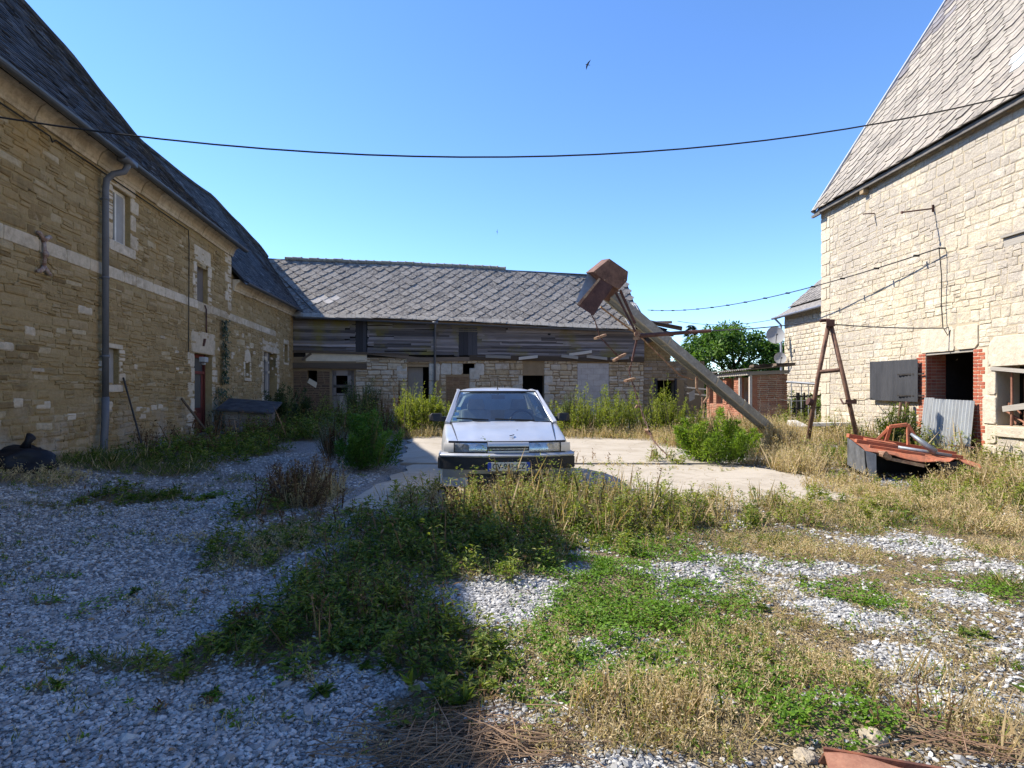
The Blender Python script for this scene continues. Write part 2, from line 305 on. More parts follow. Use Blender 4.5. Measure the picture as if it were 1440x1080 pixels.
BRICK_OLD = stone_blocks('weathered_brick', [(.34, .15, .085), (.42, .20, .12), (.29, .12, .075), (.40, .23, .15), (.33, .19, .13)], (.22, .17, .12), .6, 40, .5)
LIMEJOINT = mortar('brick_joint', (.50, .40, .30), (.62, .52, .40))
# roofs
t = NT('dark_slate'); c = t.ramp(t.island(), [(0, (.022, .023, .027)), (.4, (.042, .044, .050)), (.75, (.058, .060, .068)), (.96, (.075, .078, .086)), (1, (.14, .145, .15))])
c = t.mix(1., c, t.ramp(t.noise(1.1, 6, .7), [(.3, .55), (.7, 1.4)]), 'MULTIPLY'); c = t.mix(t.ramp(t.noise(2.2, 6, .75), [(.56, 0.), (.7, .35)]), c, (.085, .085, .075))
SLATE = t.fin(c, .75, t.bump(t.noise(28, 4), .35, .01), 0, .25)
def tilemat(name, cols, lichen, amt):
    t = NT(name); r = t.island(); k = len(cols)
    c = t.ramp(r, [(i/(k-1), cols[i]) for i in range(k)])
    c = t.mix(1., c, t.ramp(t.noise(5, 6, .75), [(.3, .62), (.68, 1.2)]), 'MULTIPLY')
    m = t.math('MULTIPLY', t.ramp(t.noise(9, 7, .8), [(.47, 0.), (.56, 1.)]), amt)
    c = t.mix(m, c, lichen)
    c = t.mix(t.ramp(t.noise(1.1, 4, .7), [(.56, 0.), (.72, .5)]), c, mul(cols[0], .6))
    return t.fin(c, .9, t.bump(t.noise(32, 5, .7), .5, .015), 0, .2)
TILE_BACK = tilemat('old_fibre_slate', [(.10, .093, .09), (.15, .138, .13), (.20, .184, .172), (.125, .115, .11), (.24, .222, .205)], (.31, .288, .255), .75)
TILE_BARN = tilemat('lichened_fibre_slate', [(.18, .16, .14), (.25, .225, .195), (.31, .275, .235), (.22, .195, .17)], (.38, .33, .26), .5)
TILE_DARK = tilemat('newer_grey_slate', [(.16, .15, .16), (.20, .19, .20)], (.34, .22, .08), .12)
TILE_WHITE = plain('replacement_slate', (.52, .55, .54), .7, 0, .08)
# wood, metal
BOARD = wood('weathered_board', (.065, .057, .056), (.30, .265, .255), 'x', (.20, .165, .03))
BEAM = wood('old_beam', (.050, .038, .028), (.16, .12, .085), 'x')
RAFTER = wood('buff_timber', (.20, .14, .08), (.40, .30, .18), 'x')
PLANKV = wood('upright_plank', (.085, .072, .065), (.21, .18, .155), 'z')
PLANKGREY = wood('silver_plank', (.22, .20, .175), (.42, .39, .34), 'x')
BLACKWOOD = wood('blackened_plank', (.022, .022, .026), (.060, .058, .062), 'z')
GREYDOOR = wood('grey_door', (.15, .13, .11), (.28, .25, .21), 'z')
REDPAINT = wood('faded_red_paint', (.075, .020, .016), (.135, .038, .03), 'z')
RUST = rust('rust', (.095, .05, .036), (.19, .105, .07))
RUST_DARK = rust('dark_rust', (.055, .026, .022), (.115, .055, .042), .7, 4)
RUST_RED = rust('red_rust', (.20, .085, .055), (.31, .155, .10), .8, 7)
RUST_SAND = rust('pale_rust', (.34, .24, .15), (.17, .085, .055), .8, 9)
ORANGE = rust('orange_paint', (.41, .125, .062), (.25, .10, .06), .8, 5.5)
t = NT('galvanised'); vv = t.vor(22, 'F1', None, 'Color'); sp = t.n('SeparateColor', {0: vv}).outputs[0]
c = t.mix(t.ramp(t.noise(3, 7, .7), [(.4, 0.), (.7, .8)]), t.mix(sp, (.165, .19, .225), (.24, .27, .305)), (.13, .14, .15))
GALV = t.fin(c, .55, t.bump(t.noise(6, 4), .2, .02), .45, .5)
t = NT('corrugated_zinc'); c = t.mix(t.ramp(t.noise(3, 7, .75, t.map((1, 1, .35))), [(.42, 0.), (.68, .9)]), (.36, .375, .38), (.25, .25, .245))
c = t.mix(t.ramp(t.noise(9, 5, .7), [(.66, 0.), (.74, .7)]), c, (.20, .11, .06))
ZINC = t.fin(c, .6, t.bump(t.noise(30, 4), .12, .01), .25, .4)
t = NT('weathered_tin'); c = t.mix(t.ramp(t.noise(2.6, 7, .75, t.map((1, 1, .35))), [(.42, 0.), (.68, .9)]), (.045, .047, .053), (.075, .076, .082))
TIN_DARK = t.fin(c, .6, t.bump(t.noise(30, 4), .12, .01), .3, .35)
PIPE = plain('grey_pvc', (.115, .118, .128), .5, 0, .18, 2)
GUTTER = plain('zinc_gutter', (.085, .092, .105), .45, .3, .2, 2)
IRON = plain('dark_iron', (.05, .045, .042), .6, .5, .3)
CABLE = plain('black_cable', (.018, .017, .017), .6, 0, .2)
WIRE = plain('steel_wire', (.11, .105, .10), .5, .5, .2)
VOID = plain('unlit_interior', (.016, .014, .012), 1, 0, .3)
CREAM = plain('cream_plaster', (.56, .49, .37), .95, 0, .15, 3)
DISH = plain('satellite_dish_grey', (.36, .36, .355), .5, 0, .06)
WHITEP = plain('old_white_paint', (.62, .60, .55), .7, 0, .15, 4)
DARKGLASS = NT('dusty_glass').fin((.075, .082, .09), .12, None, 0, .6)
CURTAIN = plain('grey_shutter', (.30, .295, .285), .85, 0, .12, 5)
BLACKBAG = plain('black_plastic', (.008, .008, .011), .55, 0, .3, 4, .3, .5)

# ================================================================ GROUND
def axis(a, b, lo, hi, step):
    mid = list(np.arange(lo, hi+1e-6, step)); far = [mid[-1]+d for d in (1, 3, 7, 15, 40, 120, 500, 1500)]
    near = [mid[0]-d for d in (1500, 500, 120, 40, 15, 7, 3, 1)]
    return np.array(near+mid+far)
gx = axis(0, 0, -13, 13, .11); gy = axis(0, 0, 1, 31, .12)
XX, YY = np.meshgrid(gx, gy); ZZ = np.array([[g(x, y) for x in gx] for y in gy])
nx, ny = len(gx), len(gy)
v = np.stack([XX.ravel(), YY.ravel(), ZZ.ravel()], 1)
ii = np.arange(nx*ny).reshape(ny, nx); fc = np.stack([ii[:-1, :-1].ravel(), ii[:-1, 1:].ravel(), ii[1:, 1:].ravel(), ii[1:, :-1].ravel()], 1)
def npmesh(name, v, f, mat, tone=None, smooth=False, parent=None):
    me = bpy.data.meshes.new(name); k = f.shape[1]
    me.vertices.add(len(v)); me.vertices.foreach_set('co', v.astype(np.float32).ravel())
    me.loops.add(f.size); me.loops.foreach_set('vertex_index', f.astype(np.int32).ravel())
    me.polygons.add(len(f)); me.polygons.foreach_set('loop_start', np.arange(0, f.size, k, dtype=np.int32))
    me.polygons.foreach_set('use_smooth', np.full(len(f), smooth))
    me.update(calc_edges=True); me.materials.append(mat)
    if tone is not None:
        a = me.attributes.new('tone', 'FLOAT', 'FACE' if len(tone) == len(f) else 'POINT'); a.data.foreach_set('value', tone.astype(np.float32))
    o = bpy.data.objects.new(name, me); COL.objects.link(o); o.parent = parent; return o
vg = veg(XX.ravel(), YY.ravel())
inside = (np.abs(XX.ravel()) < 13) & (YY.ravel() < 30)
vg = np.where(inside, vg, 1.0)
t = NT('gravel_and_soil'); P = t.obj()
e1 = t.vor(38, 'DISTANCE_TO_EDGE', t.map((1, 1, 1), vec=t.warp(9, .05))); c1 = t.n('SeparateColor', {0: t.vor(38, 'F1', t.map((1, 1, 1), vec=t.warp(9, .05)), 'Color')}).outputs[0]
grav = t.ramp(c1, [(0, (.21, .21, .21)), (.4, (.33, .325, .32)), (.75, (.41, .405, .39)), (1, (.50, .495, .48))])
grav = t.mix(t.ramp(e1, [(.02, .75), (.1, 0.)]), grav, (.16, .14, .12))
grav = t.mix(t.ramp(t.noise(.9, 5, .65), [(.5, 0.), (.7, .55)]), grav, (.30, .265, .21))
soil = t.mix(t.noise(14, 6, .75), (.13, .095, .055), (.31, .245, .155))
soil = t.mix(t.ramp(t.vor(38, 'F1', None, 'Distance'), [(.12, .7), (.3, 0.)]), soil, (.38, .36, .33))
m = t.ramp(t.math('ADD', t.attr('tone'), t.math('MULTIPLY', t.math('SUBTRACT', t.noise(11, 5, .7), .5), .9)), [(.35, 0.), (.75, 1.)])
GROUND = t.fin(t.mix(m, grav, soil), .95, t.bump(t.math('ADD', t.ramp(e1, [(0, 0.), (.25, 1.)]), t.noise(40, 4)), .9, .025), 0, .2)
tag(npmesh('ground', v, fc, GROUND, vg, True), kind='structure')

# concrete slab under and beside the car: two pours with a step between
t = NT('old_concrete'); c = t.mix(t.noise(2.2, 7, .7), (.33, .29, .235), (.43, .385, .32))
c = t.mix(t.ramp(t.noise(.8, 5, .7), [(.48, 0.), (.62, .5)]), c, (.27, .23, .175))
c = t.mix(t.ramp(t.vor(1.1, 'DISTANCE_TO_EDGE', t.warp(1.5, .5)), [(.0, .75), (.012, 0.)]), c, (.20, .16, .11))
c = t.mix(t.ramp(t.noise(60, 3), [(.58, 0.), (.7, .5)]), c, (.28, .25, .20)); c = t.mix(t.ramp(t.noise(1.7, 6, .8), [(.55, 0.), (.68, .55)]), c, (.22, .18, .13))
CONC = t.fin(c, .93, t.bump(t.noise(50, 5, .7), .35, .01), 0, .2)
def slab(y0, y1, xl, xr, lift):
    rows = []; n = 44
    for i in range(n+1):
        y = lerp(y0, y1, i/n); a = xl(y)+.18*mnoise.noise((y*1.7, 0, 3)); b = xr(y)+.2*mnoise.noise((y*1.5, 9, 3))
        rows.append([(lerp(a, b, j/40), y, g(lerp(a, b, j/40), y)+lift) for j in range(41)])
    mb = MB(); mb.grid(rows)
    edge = [r[0] for r in rows]+rows[-1][1:]+[r[-1] for r in rows[::-1]][1:]+rows[0][::-1][1:-1]; k = len(edge)
    mb.add(list(edge)+[(p[0], p[1], p[2]-.14) for p in edge], [(i, (i+1) % k, (i+1) % k+k, i+k) for i in range(k)])
    tag(mb.build('concrete_slab', CONC), kind='structure')
slab(7.3, 11.78, lambda y: -2.15+.05*(y-7.3), lambda y: 2.8+2.5*sm((y-7.4)/1.0)-.28*max(0, y-8.6), .03)
slab(11.84, 17.3, lambda y: -2.2-.12*(y-11.8), lambda y: 4.1-.02*(y-12), .055)

# ================================================================ WALL BUILDERS (local frame: x along, y into the building, z up)
def wall_panel(mb, x0, x1, z0, z1, ops, y=0., depth=.35, mi=0, mr=None, back=True, mv=1):
    """front face with openings (x0,x1,z0,z1[,depth]), their reveals and a dark back"""
    xs = sorted({x0, x1, *[min(max(o[i], x0), x1) for o in ops for i in (0, 1)]}); zs = sorted({z0, z1, *[min(max(o[i], z0), z1) for o in ops for i in (2, 3)]})
    for i in range(len(xs)-1):
        for j in range(len(zs)-1):
            cx, cz = (xs[i]+xs[i+1])/2, (zs[j]+zs[j+1])/2
            if any(o[0] < cx < o[1] and o[2] < cz < o[3] for o in ops): continue
            mb.add([(xs[i], y, zs[j]), (xs[i+1], y, zs[j]), (xs[i+1], y, zs[j+1]), (xs[i], y, zs[j+1])], [(0, 1, 2, 3)], mi)
    for o in ops:
        a, b, c, d = o[:4]; dp = o[4] if len(o) > 4 else depth; mr_ = mi if mr is None else mr
        for q in ([(a, y, c), (a, y+dp, c), (a, y+dp, d), (a, y, d)], [(b, y, c), (b, y, d), (b, y+dp, d), (b, y+dp, c)],
                  [(a, y, d), (a, y+dp, d), (b, y+dp, d), (b, y, d)], [(a, y, c), (b, y, c), (b, y+dp, c), (a, y+dp, c)]): mb.add(q, [(0, 1, 2, 3)], mr_)
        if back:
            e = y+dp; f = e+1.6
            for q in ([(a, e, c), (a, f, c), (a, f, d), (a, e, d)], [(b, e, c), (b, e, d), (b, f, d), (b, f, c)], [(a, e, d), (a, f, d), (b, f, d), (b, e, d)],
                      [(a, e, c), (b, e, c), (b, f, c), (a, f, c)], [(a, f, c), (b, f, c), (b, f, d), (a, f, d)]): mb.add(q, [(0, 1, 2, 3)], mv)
def one_stone(mb, x0, x1, z0, z1, y, p, jit, rnd, mi=0, bev=.18):
    """one rough block: slightly irregular outline, worn bevel, face standing p proud of y"""
    w_, h_ = x1-x0, z1-z0; cx, cz = (x0+x1)/2, (z0+z1)/2; k = min(w_, h_)
    cl = [rnd.uniform(.05, .32)*k*.6 for _ in range(4)]
    J = lambda: rnd.uniform(-jit, jit)
    o = [(x0+cl[0], z0), (x1-cl[1], z0), (x1, z0+cl[1]), (x1, z1-cl[2]), (x1-cl[2], z1), (x0+cl[3], z1), (x0, z1-cl[3]), (x0, z0+cl[0])]
    o = [(a+J(), b+J()) for a, b in o]; b_ = bev*k
    tx, tz = rnd.uniform(-.25, .25)*p/w_, rnd.uniform(-.3, .3)*p/h_
    inn = [(a+(cx-a)*min(.45, b_/w_*2), b+(cz-b)*min(.45, b_/h_*2)) for a, b in o]
    vs = [(a, y+.012, b) for a, b in o]+[(a, y-p*.6, b) for a, b in [(lerp(q[0], r[0], .25), lerp(q[1], r[1], .25)) for q, r in zip(o, inn)]]
    vs += [(a, y-p*(1+tx*(a-cx)*8+tz*(b-cz)*8), b) for a, b in inn]
    fs = [(i, (i+1) % 8, (i+1) % 8+8, i+8) for i in range(8)]+[(i+8, (i+1) % 8+8, (i+1) % 8+16, i+16) for i in range(8)]+[tuple(range(16, 24))]
    mb.add(vs, fs, mi)
def courses(mb, x0, x1, z0, z1, ops, ch=(.15, .26), ln=(.2, .5), gap=.014, prot=(.012, .04), jit=.008, y=0., seed=1, mi=0, drift=0., split=0., bev=.18):
    rnd = random.Random(seed); zs = [z0]
    while zs[-1] < z1-.06: zs.append(min(z1, zs[-1]+rnd.uniform(*ch)))
    for o in ops:
        for lv in o[2:4]:
            i = min(range(len(zs)), key=lambda i: abs(zs[i]-lv))
            if abs(zs[i]-lv) < ch[1]*.55 and 0 < i < len(zs)-1: zs[i] = lv
    zs = sorted(set(zs))
    for a, b in zip(zs, zs[1:]):
        if b-a < .04: continue
        free = [(x0, x1)]
        for o in ops:
            if o[2] < b-.03 and o[3] > a+.03:
                free = [s for f in free for s in ((f[0], min(f[1], o[0])), (max(f[0], o[1]), f[1])) if s[1]-s[0] > .03]
        for f0, f1 in free:
            x = f0
            while x < f1-.02:
                l = rnd.uniform(*ln)*(.6+.8*(b-a)/ch[1])
                if f1-x-l < ln[0]*.6: l = f1-x
                if l > ln[1]*1.9: l /= 2
                dz = lambda q: drift*mnoise.noise((q*.5, a*.3, seed))
                za, zb = a+dz(x+l/2), b+dz(x+l/2)
                if split and rnd.random() < split and b-a > ch[0]*1.2:
                    m = za+(zb-za)*rnd.uniform(.35, .65); pr = rnd.uniform(*prot)
                    one_stone(mb, x+gap/2, x+l-gap/2, za+gap/2, m-gap/2, y, pr, jit, rnd, mi, bev); one_stone(mb, x+gap/2, x+l-gap/2, m+gap/2, zb-gap/2, y, rnd.uniform(*prot), jit, rnd, mi, bev)
                else: one_stone(mb, x+gap/2, x+l-gap/2, za+gap/2, zb-gap/2, y, rnd.uniform(*prot), jit, rnd, mi, bev)
                x += l
def surround(mb, a, b, c, d, sides=(0, 1), wd=(.16, .30), bh=.32, p=.02, lintel=.30, sill=.0, seed=0, y=0., mi=0, jog=True):
    """dressed blocks round an opening: toothed jambs, one lintel, optional sill"""
    rnd = random.Random(seed); n = max(1, round((d-c)/bh))
    for s in sides:
        for i in range(n):
            w_ = (wd[1] if (i+s) % 2 else wd[0])*rnd.uniform(.85, 1.1) if jog else wd[0]
            z0, z1 = c+(d-c)*i/n, c+(d-c)*(i+1)/n
            x0, x1 = (a-w_, a) if s == 0 else (b, b+w_)
            one_stone(mb, x0+.004, x1-.004, z0+.006, z1-.006, y, p, .004, rnd, mi, .06)
    if lintel: one_stone(mb, a-wd[0]*.9, b+wd[0]*.9, d+.006, d+lintel, y, p*1.15, .006, rnd, mi, .05)
    if sill: one_stone(mb, a-wd[0]*.8, b+wd[0]*.8, c-sill, c-.006, y, p*1.8, .006, rnd, mi, .06)
def each(name, fns, mats, parent, **k):
    for f in fns: q = MB(); f(q); q.build(name, mats, parent, **k)
def diamond_roof(name, mats, O, ux, us, width, length, tw, th, surf=None, parent=None, seed=2, pick=None, keep=None, lift=.03, over=1.12, loose=.012, flat=.13):
    """diamond-laid slates with clipped corners, every slate its own slab"""
    O, ux, us = Vector(O), Vector(ux).normalized(), Vector(us).normalized(); nn = ux.cross(us).normalized(); rnd = random.Random(seed); mb = MB()
    shp = [(-flat, -.5), (flat, -.5), (.5, -.06), (.5, .06), (flat, .5), (-flat, .5), (-.5, .06), (-.5, -.06)]
    rows = int(length/(th/2))+2
    for r in range(rows):
        for q in range(int(width/tw)+2):
            cx = q*tw+(r % 2)*tw/2; cs = r*th/2
            if cx > width+tw*.3 or (keep and not keep(cx, cs)): continue
            rot = rnd.gauss(0, .02); lf = lift*rnd.uniform(.8, 1.35)+(rnd.random() < .04)*loose; dx, ds = rnd.gauss(0, .006), rnd.gauss(0, .008)
            mi = pick(cx, cs, rnd) if pick else 0; top = []
            for a, b in shp:
                a2, b2 = a*math.cos(rot)-b*math.sin(rot), a*math.sin(rot)+b*math.cos(rot)
                px_, ps_ = cx+a2*tw*over+dx, max(-.03, cs+b2*th*over+ds); px_ = min(max(px_, -.02), width+.02); ps_ = min(ps_, length+.02)
                s_ = surf(px_, ps_) if surf else 0.
                top.append(O+ux*px_+us*ps_+nn*(s_+lf*(.55-b)))
            bot = [p-nn*.020 for p in top]; k = len(shp)
            mb.add(top+bot, [tuple(range(k)), tuple(range(2*k-1, k-1, -1))]+[(i, i+k, (i+1) % k+k, (i+1) % k) for i in range(k)], mi)
    return mb.build(name, mats, parent, fix=False)
def corrugated(mb, a, b, c, n, amp, th=.004, mi=0, bend=None):
    """sheet from corner a along b (across the waves) and c (along them)"""
    a, b, c = Vector(a), Vector(b), Vector(c); nn = (b).cross(c).normalized(); k = n*6; top = []
    for j in range(7):
        row = []
        for i in range(k+1):
            p = a+b*(i/k)+c*(j/6)+nn*(amp*math.sin(2*math.pi*i*n/k))
            if bend: p += nn*bend(i/k, j/6)
            row.append(p)
        top.append(row)
    mb.grid(top, mi); mb.grid([[p-nn*th for p in r] for r in top], mi)
    for r in (top[0], top[-1]): mb.grid([r, [p-nn*th for p in r]], mi)
    for s in (0, -1): mb.grid([[r[s] for r in top], [r[s]-nn*th for r in top]], mi)
# ================================================================ LEFT FARMHOUSE
XL = 6.3; LR = math.atan2(1, -.1365)
LT = lambda px: F*XL/(604-px)*1.00927
LZ = lambda px, py: H+(HOR-py)*XL/(604-px)
fh = empty('farmhouse', (-XL, 0, 0), LR, 'long ochre rubble farmhouse with dark slate roof, in shade along the left side', 'farmhouse')
def lw(x, y, z): return fh.matrix_basis @ Vector((x, y, z))
T0, T1, T2 = -7., LT(325), LT(412)
UW1 = (LT(158), LT(183), LZ(170, 343), LZ(170, 268)); UW2 = (LT(276.5), LT(292), 3.93, 5.0)
LW1 = (LT(147), LT(167), 1.60, 2.31); D1 = (LT(273), LT(298), .1, 2.5); LP = (LT(344.5), LT(351), 1.94, 2.48)
D2 = (LT(370.5), LT(389.5), .2, 3.0); SW = (LT(399.4), LT(404.6), 2.73, 3.54)
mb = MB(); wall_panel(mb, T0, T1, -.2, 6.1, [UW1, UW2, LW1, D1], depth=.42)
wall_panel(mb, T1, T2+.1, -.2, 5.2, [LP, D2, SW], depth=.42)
for x, zt in ((T0, 6.1), (T2+.1, 5.2)): mb.add([(x, 0, -.2), (x, 6, -.2), (x, 6, zt), (x, 3, 9.), (x, 0, zt)], [(0, 1, 2, 3, 4)])
mb.add([(T0, 6, -.2), (T2+.1, 6, -.2), (T2+.1, 6, 6), (T0, 6, 6)], [(0, 1, 2, 3)])
mb.add([(T1, 0, 5.1), (T1, .35, 5.1), (T1, .35, 6.15), (T1, 0, 6.15)], [(0, 1, 2, 3)])
courses(mb, 7.5, T1, -.05, 5.76, [UW1, UW2, LW1, D1, (T0, T1, 3.69, 3.94)], (.06, .155), (.11, .46), .014, (.002, .028), .019, seed=41, mi=2, drift=.20, split=.22, bev=.3)
courses(mb, T1, T2, -.05, 5.1, [LP, D2, SW, (T1, LT(386), 3.69, 3.94)], (.07, .16), (.11, .42), .014, (.002, .028), .019, seed=42, mi=2, drift=.20, split=.22, bev=.3)
# scattered pale stones standing out of the rubble
rr = random.Random(5)
for px, py, wpx, hpx in ((7, 487, 22, 14), (41, 466, 15, 13), (52, 520, 18, 7), (119, 437, 20, 12), (228, 474, 6, 4), (248, 495, 5, 5), (190, 516, 5, 8), (249, 519, 4, 4), (60, 570, 20, 12), (25, 566, 14, 14), (100, 586, 12, 9), (195, 575, 9, 7), (205, 577, 9, 8), (216, 573, 8, 8), (225, 572, 7, 7), (150, 572, 16, 15), (200, 585, 9, 9)):
    one_stone(mb, LT(px-wpx/2), LT(px+wpx/2), LZ(px, py+hpx/2), LZ(px, py-hpx/2), 0, .024, .012, rr, 3, .2)
for k in range(46):
    x = rr.uniform(LT(305), LT(392)); zz = rr.uniform(2.0, 3.5); one_stone(mb, x, x+rr.uniform(.12, .34), zz, zz+rr.uniform(.07, .15), 0, .022, .012, rr, 3, .2)
mb.build('wall', [OCHRE, VOID, OCHRE_ST, DRESSED], fh)
# string course and cornice
mb = MB(); rr = random.Random(3); x = T0
while x < LT(386):
    l = rr.uniform(.5, .95)
    if not (UW2[0]-.2 < x+l/2 < UW2[1]+.2): one_stone(mb, x+.004, x+l-.006, 3.70, 3.93, 0, .022, .003, rr, 0, .05)
    else: one_stone(mb, x+.004, x+l-.006, 3.66, 3.92, 0, .022, .003, rr, 0, .05)
    x += l
mb.build('string_course', DRESSED, fh)
def cornice(x0, x1, z0, z1, nm='cornice'):
    mb = MB(); rr = random.Random(int(x0*10)); x = x0; h = max(.2, z0-z0+.34)
    prof = [(0, -.36), (-.05, -.36), (-.055, -.30), (-.075, -.28), (-.09, -.22), (-.14, -.13), (-.22, -.08), (-.235, -.07), (-.24, -.0), (0, 0)]
    while x < x1-.05:
        l = min(rr.uniform(.75, 1.25), x1-x); dz = rr.uniform(-.012, .012); dy = rr.uniform(-.015, .01)
        zA, zB = lerp(z0, z1, (x-x0)/(x1-x0)), lerp(z0, z1, (x+l-x0)/(x1-x0))
        mb.extrude([(o+dy, z+dz) for o, z in prof], (x+.006, 0, zA), (x+l-.006, 0, zB)); x += l
    return mb.build(nm, DRESSED, fh, bevel=.006)
cornice(T0, T1+.05, 6.1, 6.1); cornice(T1+.08, T2, 5.05, 5.3)
# window and door surrounds
def framed(nm, op, sur, seed, **k):
    r = empty(nm); r.parent = fh
    m = MB(); surround(m, *op, seed=seed, **k); m.build('stone_surround', DRESSED, r); return r
r = framed('window', UW1, 1, 1, wd=(.22, .36), bh=.36, lintel=.24, sill=.22)
m = MB(); y = .13; a, b, c, d = UW1
for q in ((a, a+.06, c, d), (b-.06, b, c, d), (a, b, d-.06, d), (a, b, c, c+.06), (a+.3, a+.36, c+.06, d-.06)): m.box(q[0], q[1], y-.03, y+.03, q[2], q[3])
m.build('frame', WHITEP, r); m = MB(); m.box(a+.36, b-.06, y-.02, y+.02, c+.06, d-.06); m.build('shutter', CURTAIN, r); m = MB(); m.box(a+.06, a+.3, y-.005, y+.005, c+.06, d-.06); m.build('pane', DARKGLASS, r)
r = framed('loft_opening', UW2, 1, 2, wd=(.22, .34), bh=.36, lintel=.42, sill=0)
m = MB(); m.box(UW2[0]+.3, UW2[1], .12, .15, UW2[2], UW2[3]); m.build('shutter', PLANKV, r)
r = framed('window', LW1, 1, 3, wd=(.14, .24), bh=.26, lintel=.10, sill=.16)
m = MB(); a, b, c, d = LW1; m.box(a, b, .10, .13, c, d); m.build('shutter', CURTAIN, r)
r = framed('door', D1, 1, 4, wd=(.26, .48), bh=.40, lintel=.62)
m = MB(); a, b, c, d = D1
for q in ((a, a+.09, c, d), (b-.09, b, c, d), (a, b, d-.1, d), (a+.09, b-.09, 1.95, 2.03)): m.box(q[0], q[1], .18, .28, q[2], q[3])
m.build('frame', REDPAINT, r)
m = MB(); m.box(a+.09, b-.09, .22, .26, c, 1.0); m.box(a+.09, a+.2, .22, .26, 1., 1.95); m.box(b-.2, b-.09, .22, .26, 1., 1.95); m.box(a+.25, b-.25, .205, .22, .3, .85); m.build('door_leaf', REDPAINT, r)
m = MB(); m.box(a+.2, b-.2, .235, .245, 1., 1.95); m.box(a+.09, b-.09, .235, .245, 2.03, 2.4); m.build('pane', DARKGLASS, r)
m = MB(); m.hull([(D1[0]+.25+i*.26, -.03-j*.16, 2.26+k*.14-j*k*.0) for i in (0, 1) for j in (0, 1) for k in (0, 1)]); m.disc((D1[0]+.38, -.11, 2.22), (0, 0, 1), .05, .06, 12); m.build('wall_lamp', DISH, fh, bevel=.015)
m = MB(); m.bar((D1[0]+.55, -.03, 2.72), (D1[0]+.62, -.05, 2.92), .09, .03); m.build('iron_plate', RUST_DARK, fh)
r = framed('loophole', LP, 1, 5, wd=(.13, .2), bh=.3, lintel=0, sill=.12)
m = MB(); rr = random.Random(8); cx = (LP[0]+LP[1])/2; hw = (LP[1]-LP[0])/2+.1
m.hull([(cx+hw*math.cos(t_), q, LP[3]+.02+.42*math.sin(t_)) for q in (.01, -.025) for t_ in np.linspace(0, math.pi, 9)]); m.build('arched_head', DRESSED, r, bevel=.01)
m = MB(); m.box(LP[0], LP[1], .3, .33, LP[2], LP[3]); m.build('board', CURTAIN, r)
r = framed('door', D2, 1, 6, wd=(.22, .4), bh=.42, lintel=.42); a, b, c, d = D2
m = MB()
for i in range(6):
    x0 = a+(b-a)*.62*i/6
    if i in (1, 2): m.box(x0+.004, x0+(b-a)*.62/6-.004, .10, .14, c, 1.3); m.box(x0+.004, x0+(b-a)*.62/6-.004, .10, .14, 2.05, d)
    else: m.box(x0+.004, x0+(b-a)*.62/6-.004, .10, .14, c, d)
m.box(a, a+(b-a)*.62, .145, .18, .9, 1.05); m.box(a, a+(b-a)*.62, .145, .18, 2.2, 2.35); m.build('door_leaf', GREYDOOR, r)
r = framed('window', SW, 1, 7, wd=(.12, .22), bh=.3, lintel=.2, sill=.1)
m = MB(); m.box(SW[0], SW[0]+.25, .25, .28, SW[2], SW[3]); m.build('shutter', CURTAIN, r)
# corner stones at the step between the two eaves
m = MB(); rr = random.Random(12)
for i in range(6): one_stone(m, T1-(.62 if i % 2 else .34), T1-.01, 4.0+i*.29, 4.28+i*.29, 0, .02, .005, rr, 0, .06)
m.build('corner_stones', DRESSED, fh)
# roof: eaves fixed, ridge sagging as in the photograph
def rz_at(x):
    pts = [(T0, 10.32), (9, 10.34), (11.5, 10.34), (13.6, 10.28), (15.8, 10.1), (17.8, 9.72), (19.7, 9.40), (22.2, 9.47), (25.8, 9.62), (28.2, 9.2), (30.2, 8.85), (32.5, 8.5), (36, 8.3)]
    for (a, p), (b, q) in zip(pts, pts[1:]):
        if x <= b: return lerp(p, q, sm((x-a)/(b-a))*.4+.6*max(0, (x-a)/(b-a)))
    return pts[-1][1]
def ridge_y(x): return 2.9-.7*sm((x-24)/8)
def eave_z(x):
    if x < T1: return 5.98
    return lerp(4.98, 5.22, (x-T1)/(T2-T1))
class Roof: pass
def roof_pt(x, s, ez, h=0.):
    yy = lerp(-.38, ridge_y(x), s); zz = lerp(ez, rz_at(x), s)+.06*math.sin(s*3.14)*mnoise.noise((x*.7, s*2, 1))-.10*math.sin(s*3.14)+.12*max(0, .15-s)
    return Vector((x, yy-h*.8, zz+h*.55))
